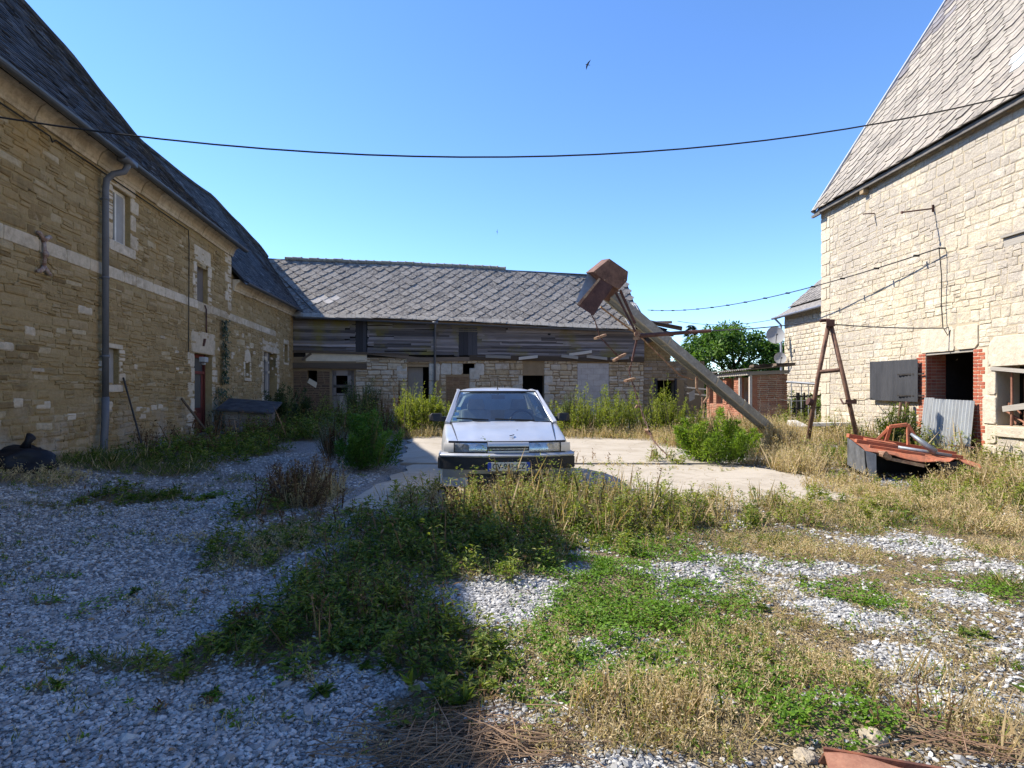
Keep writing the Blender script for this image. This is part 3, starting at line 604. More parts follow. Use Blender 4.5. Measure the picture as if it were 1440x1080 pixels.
def roof_mesh(x0, x1, ezf, seed):
    rows = [[roof_pt(lerp(x0, x1, i/40), j/10, ezf(lerp(x0, x1, i/40))) for j in range(11)] for i in range(41)]; m = MB(); dn_ = Vector((0, .02, -.07))
    m.grid(rows); m.grid([[p+dn_ for p in r] for r in rows]); m.grid([[r[0] for r in rows], [r[0]+dn_ for r in rows]])
    for k in (0, -1): m.grid([rows[k], [p+dn_ for p in rows[k]]])
    m.grid([[r[-1], Vector((r[-1].x, 6.3, 5.7))] for r in rows])
    rnd = random.Random(seed); n = 40; xs = max(x0, 6.)
    for r in range(n):
        s0, s1 = r/n, (r+1.12)/n; x = xs+rnd.uniform(-.2, 0)
        while x < x1-.02:
            w_ = rnd.uniform(.19, .29)
            if rnd.random() > .006:
                a, b = max(x+.004, xs), min(x+w_-.004, x1); lf = .022*rnd.uniform(.7, 1.4)+(rnd.random() < .02)*.02; sl = rnd.gauss(0, .0022)-(rnd.random() < .02)*.008; e_ = ezf
                P = [roof_pt(a, max(0, s0+sl), e_(a), lf), roof_pt(b, max(0, s0+sl+rnd.gauss(0, .001)), e_(b), lf), roof_pt(b, min(1, s1), e_(b), .004), roof_pt(a, min(1, s1), e_(a), .004)]
                Q = [P[0]+Vector((0, .012, -.01)), P[1]+Vector((0, .012, -.01))]; m.add(P+Q, [(0, 1, 2, 3), (0, 1, 5, 4), (0, 4, 3), (1, 2, 5)], 1)
            x += w_
    return m.build('roof', [plain('roof_batten', (.02, .02, .022), .9), SLATE], fh, fix=False)
roof_mesh(T0, T1+.12, lambda x: 5.98, 3); roof_mesh(T1+.02, T2+5.5, lambda x: lerp(4.98, 5.22, min(1, (x-T1)/(T2-T1))), 4)
m = MB(); m.add([(T1+.06, .0, 5.2), (T1+.06, .0, 6.2), (T1+.06, 1.2, 7.6), (T1+.06, 1.2, 6.6)], [(0, 1, 2, 3)]); m.build('roof_cheek', IRON, fh)
m = MB(); x = 8.
while x < T2+4: m.tube([(x, ridge_y(x)-.02, rz_at(x)+.02), (x+.4, ridge_y(x+.4)-.02, rz_at(x+.4)+.02)], .075, 8); x += .385
m.build('ridge_tiles', SLATE, fh)
m = MB(); hs = [(.075*math.cos(a), .075*math.sin(a)) for a in np.linspace(math.pi, 2*math.pi, 9)]
def gutter(m, x0, x1, z0, z1, y=-.44):
    hs = [(.075*math.cos(a), .075*math.sin(a)) for a in np.linspace(math.pi, 2*math.pi, 9)]+[(.063*math.cos(a), .063*math.sin(a)) for a in np.linspace(2*math.pi, math.pi, 9)]
    m.extrude([(y+o, zz) for o, zz in hs], (x0, 0, z0), (x1, 0, z1))
    k = int((x1-x0)/.9)
    for i in range(k): x = x0+(i+.5)*(x1-x0)/k; m.bar((x, y-.085, lerp(z0, z1, i/k)+.005), (x, y+.2, lerp(z0, z1, i/k)+.03), .02, .012)
gutter(m, T0, T1+.1, 5.99, 5.97); gutter(m, T1+.12, T2-.3, 4.96, 5.17); m.build('gutter', GUTTER, fh)
# downpipe with swan neck
xp = LT(140); m = MB()
m.tube([(xp+.12, -.44, 5.93), (xp+.12, -.44, 5.82), (xp+.08, -.40, 5.70), (xp, -.24, 5.62), (xp-.03, -.14, 5.50), (xp-.03, -.12, 5.3), (xp-.03, -.12, 1.35)], .058, 12)
m.tube([(xp-.03, -.12, 1.35), (xp-.06, -.13, .9), (xp-.2, -.17, .35), (xp-.22, -.17, .1)], .065, 12)
m.hull([(xp+.12+i*.2, -.44+j*.1, 5.86+k*.1) for i in (-1, 1) for j in (-1, 1) for k in (0, 1)])
for zz in (5.1, 3.6, 2.1): m.tube([(xp-.03, -.12, zz), (xp-.03, -.12, zz+.05)], .066, 12); m.bar((xp-.03, -.1, zz+.025), (xp-.03, .02, zz+.025), .02)
m.build('downpipe', PIPE, fh, smooth=True)
m = MB(); courses(m, 8.0, 9.0, 9.6, 10.95, [], (.07, .078), (.2, .24), .012, (.008, .016), .003, y=2.55, seed=90); m.box(8.01, 8.99, 2.55, 3.3, 9.3, 10.95); m.box(7.93, 9.07, 2.47, 3.38, 10.95, 11.05); m.tube([(8.5, 2.92, 11.0), (8.5, 2.92, 11.3)], [.14, .11], 12); m.build('chimney', BRICK_OLD, fh)
# valley lead, iron tie, cornice cable, hanging rod
def valley():
    pts = []
    for i in range(9):
        p = P3(lerp(366, 438, i/8)+3*math.sin(i*.39), lerp(364, 438, i/8)+2*math.sin(i*.39), 30.5-2.6*i/8); pts.append(fh.matrix_basis.inverted() @ p)
    return pts
xa = LT(57); m = MB()
m.tube([(xa, -.05, LZ(57, 337)), (xa, -.07, LZ(57, 357)), (xa, -.05, LZ(57, 377))], .028, 8)
for s in (-1, 1):
    for e_, zc in ((1, LZ(57, 339)), (-1, LZ(57, 375))):
        m.tube([(xa, -.05, zc), (xa+s*.05, -.06, zc+e_*.05), (xa+s*.13, -.06, zc+e_*.10), (xa+s*.17, -.05, zc+e_*.10)], [.036, .034, .034, .028], 8)
m.disc((xa, -.08, LZ(57, 357)), (0, 1, 0), .05, .05, 10); m.build('iron_tie', rust('whitened_rust', (.40, .34, .29), (.22, .12, .085), .8, 9), fh, smooth=True)
m = MB(); m.tube([(T0+3, -.05, 5.66), (LT(66), -.05, 5.66), (LT(68), -.06, 5.58), (LT(74), -.05, 5.66), (LT(262), -.05, 5.64), (LT(263), -.05, 5.3), (LT(263), -.04, 2.5)], .012, 6); m.build('cable', CABLE, fh)
m = MB(); m.tube([(LT(286), -.04, 3.86), (LT(287), -.06, 3.75), (LT(287.5), -.05, 3.2), (LT(289), -.03, 3.12)], .02, 6); m.build('stay_iron', RUST_DARK, fh)

# ---- things by the farmhouse wall
def rod(name, lab, a, b, r, cat, mat): m = MB(); m.tube([a, b], r, 8); return tag(m.build(name, mat), lab, cat)
p0 = lw(LT(160), -.55, .28); rod('iron_rod', 'tall thin iron rod leaning on the farmhouse wall beneath its low window', p0, lw(LT(170.5), -.04, LZ(170, 531)), .018, 'rod', IRON)
p0 = lw(LT(262), -.6, .28); rod('wooden_stake', 'short dark stake leaning left of the red farmhouse door', p0, lw(LT(252), -.05, LZ(252, 560)), .03, 'stake', BEAM)
m = MB(); bmx = bmesh.new(); bmesh.ops.create_icosphere(bmx, subdivisions=4, radius=1)
for v_ in bmx.verts:
    c = v_.co; k = 1+.22*mnoise.noise(c*1.7+Vector((3, 1, 2)))+.10*mnoise.noise(c*5)+.04*mnoise.noise(c*13); v_.co = Vector((c.x*.46*k, c.y*.32*k, max(-.1, c.z*.25*k)))
bx_, by_ = at(22, 661); kn = len(m.v); m.add([(v_.co.x, v_.co.y, v_.co.z) for v_ in bmx.verts], [[v_.index for v_ in f.verts] for f in bmx.faces]); bmx.free()
m.tube([(.12, 0, .19), (.15, .0, .27), (.19, .01, .34), (.21, .0, .33)], [.07, .04, .06, .02], 9)
o = m.build('rubbish_bag', BLACKBAG, smooth=True); o.scale = (1.2, 1.1, 1.25); o.location = (bx_, by_, g(bx_, by_)+.08); tag(o, 'tied black plastic rubbish bag slumped at the foot of the farmhouse wall', 'rubbish bag')
# stone hutch with a slate slab roof
hx, hy = at(345, 612); hk = empty('stone_hutch', (hx, hy, g(hx, hy)-.05), R(8), 'low grey stone hutch with sloping slab roof in the weeds between the two farmhouse doors', 'hutch')
m = MB(); courses(m, -.55, .62, 0, .75, [], (.12, .2), (.18, .4), seed=21); m.box(-.55, .62, .0, .8, 0, .75); m.build('wall', stone_blocks('hutch_stone', [(.20, .18, .16), (.27, .25, .22), (.23, .2, .17)]), hk)
m = MB(); m.hull([(x, y, z+(.28 if y > 0 else 0)+(-.1 if x > 0 else .02)) for x in (-.72, .8) for y in (-.22, .9) for z in (.74, .80)]); m.build('slab_roof', plain('dark_slab', (.06, .06, .064), .9, 0, .45, 5, .1, .8), hk, bevel=.012)

# ================================================================ BACK OUTBUILDING
BA = math.atan(.1365); bo = Vector((-10.1, 27.9, 0)); bc, bs = math.cos(BA), math.sin(BA)
ob = empty('outbuilding', bo, BA, 'long low outbuilding of weathered boards over rubble stone with grey slates across the yard end', 'outbuilding')
def BX(px): k = (px-720)/F; return (27.9*k+10.1)/(bc-bs*k)
def BZ(px, py): return H+(HOR-py)*(27.9+bs*BX(px))/F
def bw(x, y, z): return ob.matrix_basis @ Vector((x, y, z))
def bq(x0, y0, x1, y1): return (BX(x0), BX(x1), min(BZ(x0, y1), BZ(x1, y1)), max(BZ(x0, y0), BZ(x1, y0)))
XE = BX(905)
OD = bq(573, 513, 603, 600); SWB = bq(651, 511, 667, 526); MD = bq(735, 528, 765, 600); DW = bq(467, 521, 498, 600); LWB = bq(432, 521, 446, 541)
OD = (*OD[:2], 0, OD[3]); MD = (*MD[:2], 0, MD[3]); DW = (*DW[:2], 0, DW[3])
ZB = 3.06
BLK = (BX(812), BX(856), 0, BZ(834, 511)); PAN = (BX(627), BX(660), 0, BZ(643, 528)); TOPB = (MD[0], MD[1], MD[3], BZ(750, 509))
LEFT = (0, BX(500), 0, ZB)
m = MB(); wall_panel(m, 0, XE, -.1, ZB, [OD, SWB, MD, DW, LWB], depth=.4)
m.add([(XE, 0, -.1), (XE, 6.4, -.1), (XE, 6.4, 5), (XE, 3.2, 8), (XE, 0, 4.6)], [(0, 1, 2, 3, 4)]); m.add([(-3, 6.4, -.1), (XE, 6.4, -.1), (XE, 6.4, 5), (-3, 6.4, 5)], [(0, 1, 2, 3)])
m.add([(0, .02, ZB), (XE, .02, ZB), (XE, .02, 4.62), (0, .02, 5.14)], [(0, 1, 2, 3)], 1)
excl = [OD, SWB, MD, BLK, PAN, TOPB, LEFT]
DR = [(OD[1], OD[1]+.55, 0, OD[3]), (OD[1], SWB[0], BZ(620, 527), BZ(620, 511)), (SWB[1], SWB[1]+.5, SWB[2]-.05, SWB[3])]
courses(m, BX(500), XE, 0, ZB-.02, excl+DR, (.12, .28), (.16, .5), .022, (.015, .05), .02, seed=31, drift=.05, split=.28, bev=.22, mi=2); m.build('wall', [MORTAR_D, VOID, RUBBLE], ob)
GREYD = stone_blocks('grey_dressed', [(.42, .39, .33), (.50, .46, .39), (.46, .41, .33)], (.22, .17, .1), .4); m = MB(); rr = random.Random(4)
for i in range(4): one_stone(m, OD[1]+.01, OD[1]+(.5 if i % 2 else .36), i*.66, i*.66+.64, 0, .03, .006, rr, 0, .05)
x = OD[1]+.0
for k in range(3): one_stone(m, x+.01, x+(SWB[0]-OD[1])/3-.01, DR[1][2], DR[1][3], 0, .035, .006, rr, 0, .05); x += (SWB[0]-OD[1])/3
m.build('dressed_stones', GREYD, ob); m = MB(); one_stone(m, SWB[1]+.01, SWB[1]+.48, DR[2][2], DR[2][3], 0, .03, .006, rr, 0, .05)
m.build('window_jamb', GREYD, ob)
for s_ in (0, 1): m = MB(); surround(m, MD[0], MD[1], 0, MD[3], (s_,), wd=(.22, .46), bh=.45, lintel=0, seed=9+s_, p=.045); m.build('door_jamb', GREYD, ob)
m = MB()
for i in range(4): one_stone(m, PAN[1]+.0, PAN[1]+(.5 if i % 2 else .3), .05+i*.66, .6+i*.66, 0, .045, .006, rr, 0, .05)
m.build('pier_stones', GREYD, ob); m = MB(); one_stone(m, OD[0]-.5, OD[0]-.02, OD[3]-.65, OD[3]-.05, 0, .045, .006, rr, 0, .04)
m.build('smooth_stone', GREYD, ob)
m = MB(); m.box(BLK[0], BLK[1], -.012, .05, 0, BLK[3]); m.build('block_infill', BLOCK, ob)
m = MB(); courses(m, PAN[0]+.02, PAN[1]-.02, 0, PAN[3], [], (.075, .085), (.2, .25), .012, (.004, .012), .003, seed=33); m.build('brick_panel', stone_blocks('brown_brick', [(.19, .11, .06), (.25, .15, .085), (.16, .09, .055)], (.12, .085, .05), .6), ob)
m = MB(); courses(m, 0.02, BX(500)-.02, 0, BZ(460, 521), [LWB, (DW[0]-.1, DW[1]+.1, 0, DW[3])], (.075, .09), (.2, .26), .014, (.004, .014), .004, seed=34); m.build('brick_base', stone_blocks('dark_brick', [(.10, .065, .045), (.15, .09, .06), (.085, .06, .045)], (.10, .08, .06), .6), ob)  # brick base, dark brown throughout
m = MB(); m.box(BX(430), BX(516), -.02, .04, BZ(470, 508), BZ(470, 495)-.02); m.build('plaster_band', CREAM, ob)
m = MB(); m.bar((0, -.06, BZ(440, 514)), (BX(516), -.06, BZ(515, 515)), .16, .26); m.bar((0, -.05, BZ(420, 494)), (BX(575), -.05, BZ(575, 499)), .12, .12); m.bar((BX(520), -.06, BZ(520, 497)), (BX(604), -.06, BZ(604, 506)), .1, .12)
m.bar((BX(572), -.05, BZ(572, 506)), (BX(665), -.05, BZ(665, 505)), .1, .2); m.bar((BX(660), -.05, BZ(660, 503)), (XE, -.05, BZ(905, 506)), .12, .24)
m.bar((BX(425), -.03, BZ(425, 506)), (BX(438), -.03, BZ(438, 497)), .08, .1); m.build('sill_beam', BEAM, ob)
# weatherboards
m = MB(); rr = random.Random(6); HL = (BX(500), BX(517)); HM = (BX(645), BX(671))
rowsN = 15
for i in range(rowsN):
    x = .02
    while x < XE-.05:
        l = min(rr.uniform(2.2, 4.6), XE-x); xm = x+l/2; pxm = lerp(412, 905, xm/XE)
        zb = lerp(BZ(412, 493), BZ(600, 502), min(1, xm/BX(600))) if xm < BX(600) else BZ(750, 502); zt = lerp(4.86, 4.36, xm/XE)
        hh = (zt-zb)/rowsN; z0 = zb+i*hh
        segs = [(x, x+l)]
        if i < 12:
            for q in (HM, ): segs = [s for f in segs for s in ((f[0], min(f[1], q[0])), (max(f[0], q[1]), f[1])) if s[1]-s[0] > .05]
        segs = [s for f in segs for s in ((f[0], min(f[1], HL[0])), (max(f[0], HL[1]), f[1])) if s[1]-s[0] > .05]
        for a, b in segs:
            if i == 0 and rr.random() < .3: continue
            d1, d2 = rr.gauss(0, .014), rr.gauss(0, .014); o_ = rr.uniform(0, .02); n = max(2, int((b-a)/.5))
            P = [[(lerp(a, b, k/n)+(.0 if 0 < k < n else rr.uniform(-.02, .02)), -.05-o_-.05*(1-j)+(.0), z0+lerp(d1, d2, k/n)+j*(hh+.045)+(rr.gauss(0, .007) if j == 0 else 0)) for k in range(n+1)] for j in (0, 1)]
            m.grid(P); m.grid([[(p[0], p[1]+.03, p[2]) for p in r] for r in P]); m.grid([P[0], [(p[0], p[1]+.03, p[2]) for p in P[0]]])
        x += l+.004
m.build('weatherboards', BOARD, ob, fix=False)
m = MB()
for i in range(3): m.box(HL[0]+i*.17, HL[0]+i*.17+.16, .0, .03, 3.25, 4.78)
m.build('loft_door', BLACKWOOD, ob)
m = MB()
for i in range(4): w_ = (HM[1]-HM[0])/4; m.box(HM[0]+i*w_+.004, HM[0]+(i+1)*w_-.004, -.09, -.06, BZ(658, 500)+.02*(i % 2), BZ(658, 460))
m.build('loft_door', BLACKWOOD, ob)
m = MB(); m.bar((0, -.05, 4.98), (XE, -.05, 4.47), .1, .17)
m.build('wall_plate', RAFTER, ob)
m = MB(); m.box(OD[0]+.02, OD[0]+.72, .22, .26, 0, OD[3]-.12); m.build('door_leaf', GREYDOOR, ob)
m = MB(); m.box(OD[0], OD[1], .02, .06, OD[3]-.1, OD[3]); m.build('door_frame', RAFTER, ob)
dr = empty('stable_door'); dr.parent = ob; a, b, c, d = DW; m = MB()
for q in ((a-.1, a+.06, 0, d), (b-.14, b+.14, 0, d), (a, b, d-.24, d), (a, b, BZ(480, 556), BZ(480, 553)), (a+.05, b-.1, BZ(480, 545), BZ(480, 541)), (a+.04, a+.18, BZ(480, 556), d), (b-.3, b-.1, BZ(480, 556), d)): m.box(q[0], q[1], .02, .08, q[2], q[3])
m.build('frame', PLANKV, dr); m = MB()
for i in range(6): w_ = (b-a)/6; m.box(a+i*w_+.004, a+(i+1)*w_-.004, .06, .09, 0, BZ(480, 556)-.02)
m.build('lower_leaf', GREYDOOR, dr)
m = MB(); m.hull([(LWB[0], -.02, LWB[2]+.1), (LWB[1]-.05, -.02, LWB[2]-.15), (LWB[1], -.02, LWB[2]+.1), (LWB[0]+.1, -.02, LWB[2]+.3), (LWB[0], .03, LWB[2]+.1), (LWB[1]-.05, .03, LWB[2]-.15), (LWB[1], .03, LWB[2]+.1), (LWB[0]+.1, .03, LWB[2]+.3)]); m.build('plaster_patch', CREAM, ob)
m = MB()
for i in range(3): h_ = (TOPB[3]-TOPB[2])/3; m.box(MD[0], MD[1], .02+.01*i, .06, TOPB[2]+i*h_+.004, TOPB[2]+(i+1)*h_-.004)
m.build('boards_over_door', wood('mossy_board', (.13, .115, .105), (.27, .24, .21), 'x', (.20, .16, .03)), ob)
# roof
RB = Vector((-3.2, -.42, 0)); LEN = 4.55; WID = XE+3.2+.12; slope = math.atan2(8.3-4.95, 3.35)
us = Vector((0, math.cos(slope), math.sin(slope))); ux = Vector((WID, 0, -.50)).normalized()
def sag(x, s): return -.10*math.sin(math.pi*min(1, s/LEN))+.05*mnoise.noise((x*.35, s*.4, 7))-.05*math.sin(x*.45)
def kept(x, s):
    xr = WID-.10-.25*max(0, s-2.5)*0
    if x > xr-max(0, .9-s)*.9-max(0, (1.6-s))*.3: return False
    return True
def picktile(x, s, r): return 1 if r.random() < .006 or (abs(x-4.6) < .5 and abs(s-1.6) < .25) else 0
diamond_roof('slates', [TILE_BACK, tilemat('pale_fibre_slate', [(.42, .39, .36), (.46, .43, .4)], (.3, .28, .25), .3)], RB+Vector((0, 0, 5.0)), ux, us, WID, LEN, .55, .56, sag, ob, 4, picktile, kept, lift=.045, over=1.06)
m = MB(); base = RB+Vector((0, 0, 4.99)); m.grid([[base+ux*(WID*i/20)+us*(LEN*j/8)+Vector((0, 0, sag(WID*i/20, LEN*j/8)-.03)) for i in range(20)] for j in range(9)])
m.grid([[base+ux*(WID*i/20)+us*LEN+Vector((0, 3.2*j, -3.3*j)) for i in range(20)] for j in (0, 1)])
m.build('roof_deck', BEAM, ob)
m = MB(); rr = random.Random(3); x = 2.2
while x < WID-.1:
    if x < WID*.66 or rr.random() < .0:
        p = RB+Vector((0, 0, 5.06))+ux*x+us*(LEN+.02)+Vector((0, 0, sag(x, LEN)+rr.gauss(0, .014))); m.tube([p, p+ux*.36, p+ux*.37, p+ux*.44], [.10, .10, .125, .125], 9)
    x += .40
m.build('ridge_tiles', tilemat('ridge_clay', [(.20, .17, .14), (.28, .25, .20), (.24, .22, .15)], (.38, .36, .28), .6), ob)
m = MB(); p = RB+Vector((0, .02, 4.99))+us*(LEN+.03); m.bar(p+ux*(WID*.66), p+ux*(WID-.15), .22, .03); m.build('ridge_flashing', GALV, ob)
m = MB(); rr = random.Random(31); x = 2.9
while x < WID-1.0:
    p = RB+Vector((0, -.02, 5.035))+ux*x+Vector((0, 0, sag(x, 0))); q = us*rr.uniform(.24, .29); dz = Vector((0, 0, rr.gauss(0, .008)))
    m.hull([p+dz, p+ux*.38+dz, p+q+dz, p+ux*.38+q+dz, p-Vector((0, 0, .02)), p+ux*.38-Vector((0, 0, .02)), p+q-Vector((0, 0, .02)), p+ux*.38+q-Vector((0, 0, .02))]); x += .395
m.build('eaves_slates', tilemat('eaves_slate', [(.26, .24, .22), (.33, .31, .28), (.29, .27, .24)], (.36, .33, .28), .5), ob)
m = MB(); gutter(m, .2, XE-.6, 4.86, 4.42, -.5); m.build('gutter', GUTTER, ob)
m = MB(); xd = BX(612); m.tube([(xd, -.5, 4.68), (xd, -.48, 4.5), (xd, -.2, 4.35), (xd, -.12, 4.2), (xd-.04, -.12, .4)], .055, 10); m.hull([(xd+i*.13, -.5+j*.09, 4.62+k*.12) for i in (-1, 1) for j in (-1, 1) for k in (0, 1)]); m.build('downpipe', PIPE, ob, smooth=True)
m = MB(); corrugated(m, bw(0, 0, 0)*0+Vector((XE-1.0, -.62, BZ(890, 457)-.05)), (1.1, .1, -.06), (-.36, .80, 1.2), 9, .028); m.build('corrugated_patch', ZINC, ob)
# ruined end with broken lean-to roof
XR = BX(992); RW = bq(925, 535, 950, 566)
m = MB(); wall_panel(m, XE+.02, XR, -.1, 3.0, [RW], depth=.4, y=.12); m.add([(XR, .12, -.1), (XR, 5, -.1), (XR, 5, 2.6), (XR, .12, 3.0)], [(0, 1, 2, 3)]); m.build('ruin_wall', [MORTAR_D, VOID], ob)
m = MB(); courses(m, XE+.02, XR-.9, 0, 3.0, [(RW[0]-.15, RW[1]+.5, 0, RW[3])], (.12, .26), (.2, .5), .02, (.01, .04), .012, y=.12, seed=37, drift=.03); m.build('ruin_rubble', stone_blocks('stained_rubble', [(.25, .19, .12), (.33, .26, .18), (.22, .16, .1), (.3, .27, .23)], (.12, .09, .06), .6), ob)
m = MB(); courses(m, XE+.02, XE+1.55, 3.0, 4.35, [], (.10, .2), (.14, .3), .018, (.01, .04), .012, y=.3, seed=38); m.box(XE+.02, XE+1.5, .29, .6, 3.0, 4.3); m.build('gable_stub', stone_blocks('ochre_stub', [(.22, .15, .07), (.30, .21, .1)], (.14, .1, .05), .5), ob)
m = MB(); RW2 = (RW[0]-.1, RW[1]+.1, RW[2], RW[3]); m.box(RW[0]-.12, RW[0], .06, .2, RW[2]-.1, RW[3]+.1); m.box(RW[1], RW[1]+.1, .06, .2, RW[2]-.1, RW[3]+.1); m.box(RW[0], RW[1], .05, .2, RW[2]-.08, RW[2]); m.build('window_frame', BLACKWOOD, ob)
for a, b, wd_ in (((XE-.1, -.2, 4.95), (XE+1.75, -.6, 4.55), .16), ((XE-.1, 1.0, 5.0), (XE+1.3, -.4, 4.9), .12), ((XE, -.3, 4.2), (XE+1.35, -.5, 4.25), .13), ((XE+.15, .3, 4.3), (XE+.6, -.1, 4.9), .1), ((XE, .6, 4.5), (XE+1.2, .2, 4.5), .12), ((XE+.2, .1, 3.9), (XE+1.1, 0, 4.3), .1)): m = MB(); m.bar(a, b, wd_); m.build('broken_rafter', BEAM, ob)
m = MB(); 
for a in ((XE-.05, -.45, 4.93, 1.75, -.3, -.32), (XE+.3, -.35, 4.5, 1.2, .2, -.12)):
    p = Vector(a[:3]); q = Vector((a[3], a[4], a[5])); m.hull([p, p+q, p+Vector((0, 1.1, .25)), p+q+Vector((0, 1.1, .2))]+[u+Vector((0, 0, .05)) for u in (p, p+q, p+Vector((0, 1.1, .25)), p+q+Vector((0, 1.1, .2)))])
m.hull([(XE+.15, .1, 3.95), (XE+1.0, .1, 4.05), (XE+1.2, .1, 4.4), (XE+.1, .1, 4.8), (XE+.15, .14, 3.95), (XE+1.0, .14, 4.05), (XE+1.2, .14, 4.4), (XE+.1, .14, 4.8)])
m.hull([(XE+.05, .35, 3.7), (XE+1.15, .3, 4.35), (XE+1.35, .2, 4.62), (XE+.05, .4, 5.0), (XE+.05, .4, 3.7), (XE+1.15, .36, 4.35), (XE+1.35, .26, 4.62), (XE+.05, .46, 5.0)]); m.build('broken_roof_boards', BLACKWOOD, ob)
# boards hanging loose from the sill
rr = random.Random(17)
for px, py, dx, dz in ((815, 497, 1.1, .16), (800, 502, .8, -.1), (838, 503, 1., -.12), (870, 504, .9, .05), (700, 502, 1.2, -.04), (742, 503, .9, .1)):
    m = MB(); x = BX(px); z0 = BZ(px, py); m.hull([(x+a*dx/2, -.16+b*.04-.06*a, z0+a*dz/2+c_*.07) for a in (-1, 1) for b in (-1, 1) for c_ in (-1, 1)]); m.build('loose_board', PLANKGREY, ob)
tag(ob, None)
m = MB(); pv = [Vector(p) for p in valley()]
m.grid([[p+Vector((-.0, -.03, .12)) for p in pv], [p+Vector((.16, -.03, .14)) for p in pv]]); m.grid([[p+Vector((0, -.03, .10)) for p in pv], [p+Vector((.16, -.03, .12)) for p in pv]]); m.build('valley_flashing', GALV, fh)
# ================================================================ RIGHT BARN
XB = 9.77
bn = empty('barn', (XB-.028*18.09, 18.09, 0), math.atan2(-1, .028), 'tall pale limestone barn with steep lichened slate roof, sunlit on the right', 'barn')
RX = lambda px: 18.09-F*XB/(px-696)
RZ = lambda px, py: H+(HOR-py)*XB/(px-696)
def rw(x, y, z): return bn.matrix_basis @ Vector((x, y, z))
BD = (RX(1302), RX(1369), 0, 2.33); BW = (RX(1402), RX(1402)+1.7, .80, 1.95); PW_ = (RX(1412), RX(1412)+.9, 4.22, 4.44); LD = (RX(1262), RX(1285), 0, 1.15)
PW2 = (BD[0]-.30, BD[1]+.42, 0, 2.33); XEND = 22.
LN1 = (RX(1295), RX(1377), 2.33, 2.86); LN2 = (RX(1392), RX(1392)+2.3, 1.95, 2.52); SJ = (RX(1383), BW[0], 0, 1.95)
m = MB(); wall_panel(m, 0, XEND, -.2, 6.95, [BD, BW, PW_], depth=.45)
for x in (0, XEND): m.add([(x, 0, -.2), (x, 10.4, -.2), (x, 10.4, 6.95), (x, 5.2, 15.3), (x, 0, 6.95)], [(0, 1, 2, 3, 4)])
m.add([(0, 10.4, -.2), (XEND, 10.4, -.2), (XEND, 10.4, 6.95), (0, 10.4, 6.95)], [(0, 1, 2, 3)])
courses(m, .46, 8.6, 0, 6.9, [BD, BW, PW_, LN1, LN2, SJ, (BD[0]-.3, BD[0], 0, 2.33), (BD[1], BD[1]+.36, 0, 2.33), (RX(1217), RX(1222), 6.2, 6.45)], (.10, .22), (.12, .38), .010, (.003, .016), .016, seed=51, drift=.07, split=.2, mi=2, bev=.13)
m.build('wall', [MORTAR, VOID, PALE], bn)
m = MB(); rr = random.Random(2)
for i in range(20):
    z0 = i*.347; w_ = .5 if i % 2 else .30
    one_stone(m, .0, w_-.008, z0+.005, z0+.342, 0, .022, .003, rr, 0, .03)
    if not i % 2: one_stone(m, w_+.004, .46, z0+.01, z0+.337, 0, .02, .006, rr, 0, .1)
m.build('corner_stones', PALE_SMOOTH, bn); m = MB(); one_stone(m, LN1[0], LN1[0]+1.02, LN1[2], LN1[3], 0, .022, .012, rr, 0, .018); one_stone(m, LN1[0]+1.03, LN1[1], LN1[2], LN1[3]-.03, 0, .028, .012, rr, 0, .018); m.build('door_lintel', PALE_SMOOTH, bn); m = MB(); one_stone(m, LN2[0], LN2[0]+1.1, LN2[2], LN2[3], 0, .024, .012, rr, 0, .018); one_stone(m, LN2[0]+1.12, LN2[1], LN2[2], LN2[3]-.05, 0, .024, .012, rr, 0, .018)
for i, (a, b) in enumerate(((0, .42), (.43, .80), (.81, 1.38), (1.39, 1.94))): one_stone(m, SJ[0]+(.12 if i % 2 else .0), SJ[1]-.004, a+.004, b-.004, 0, .03, .006, rr, 0, .05)
one_stone(m, BW[0], BW[0]+1.7, .58, .79, 0, .06, .006, rr, 0, .06)
m.build('window_surround', PALE_SMOOTH, bn)
for s in (0, 1):
    m = MB()
    for i in range(31):
        z0 = .04+i*.0735; full = .30 if (i % 4 < 2) else .235; st = BD[0]-full if s == 0 else BD[1]; cuts = [.115, full-.115] if i % 2 else [full-.115, .115]
        if s == 0: cuts = cuts[::-1]
        x = st
        for q in cuts:
            one_stone(m, x+.005, x+q-.005, z0+.005, z0+.0685, 0, .012, .002, rr, 0, .06); x += q
        # header faces inside the reveal
        for k in range(4):
            y0 = .012+k*.112; xx = BD[0] if s == 0 else BD[1]; e_ = .006 if s == 0 else -.006
            m.hull([(xx+e_*j, y0+.004+(.104)*a, z0+.005+.063*b) for j in (-1, 1) for a in (0, 1) for b in (0, 1)])
    m.build('brick_jamb', BRICK, bn)
for q in ((BD[0]-.3, BD[0]-.0005), (BD[1]+.0005, BD[1]+.36)): m = MB(); m.box(*q, -.004, .0, 0, 2.33); m.build('brick_joints', LIMEJOINT, bn)
m = MB(); m.bar((BD[0], .08, BD[3]-.03), (BD[1], .08, BD[3]-.03), .14, .05); m.build('door_lintel_board', PLANKGREY, bn)
# inner side wall seen through the door
m = MB(); courses(m, .46, 1.3, .0, 2.3, [], (.14, .22), (.2, .4), .02, (.01, .02), .01, seed=8); o = m.build('inner_wall', PALE, bn); o.matrix_local = Matrix(((0, -1, 0, BD[0]-.02), (1, 0, 0, 0), (0, 0, 1, 0), (0, 0, 0, 1)))
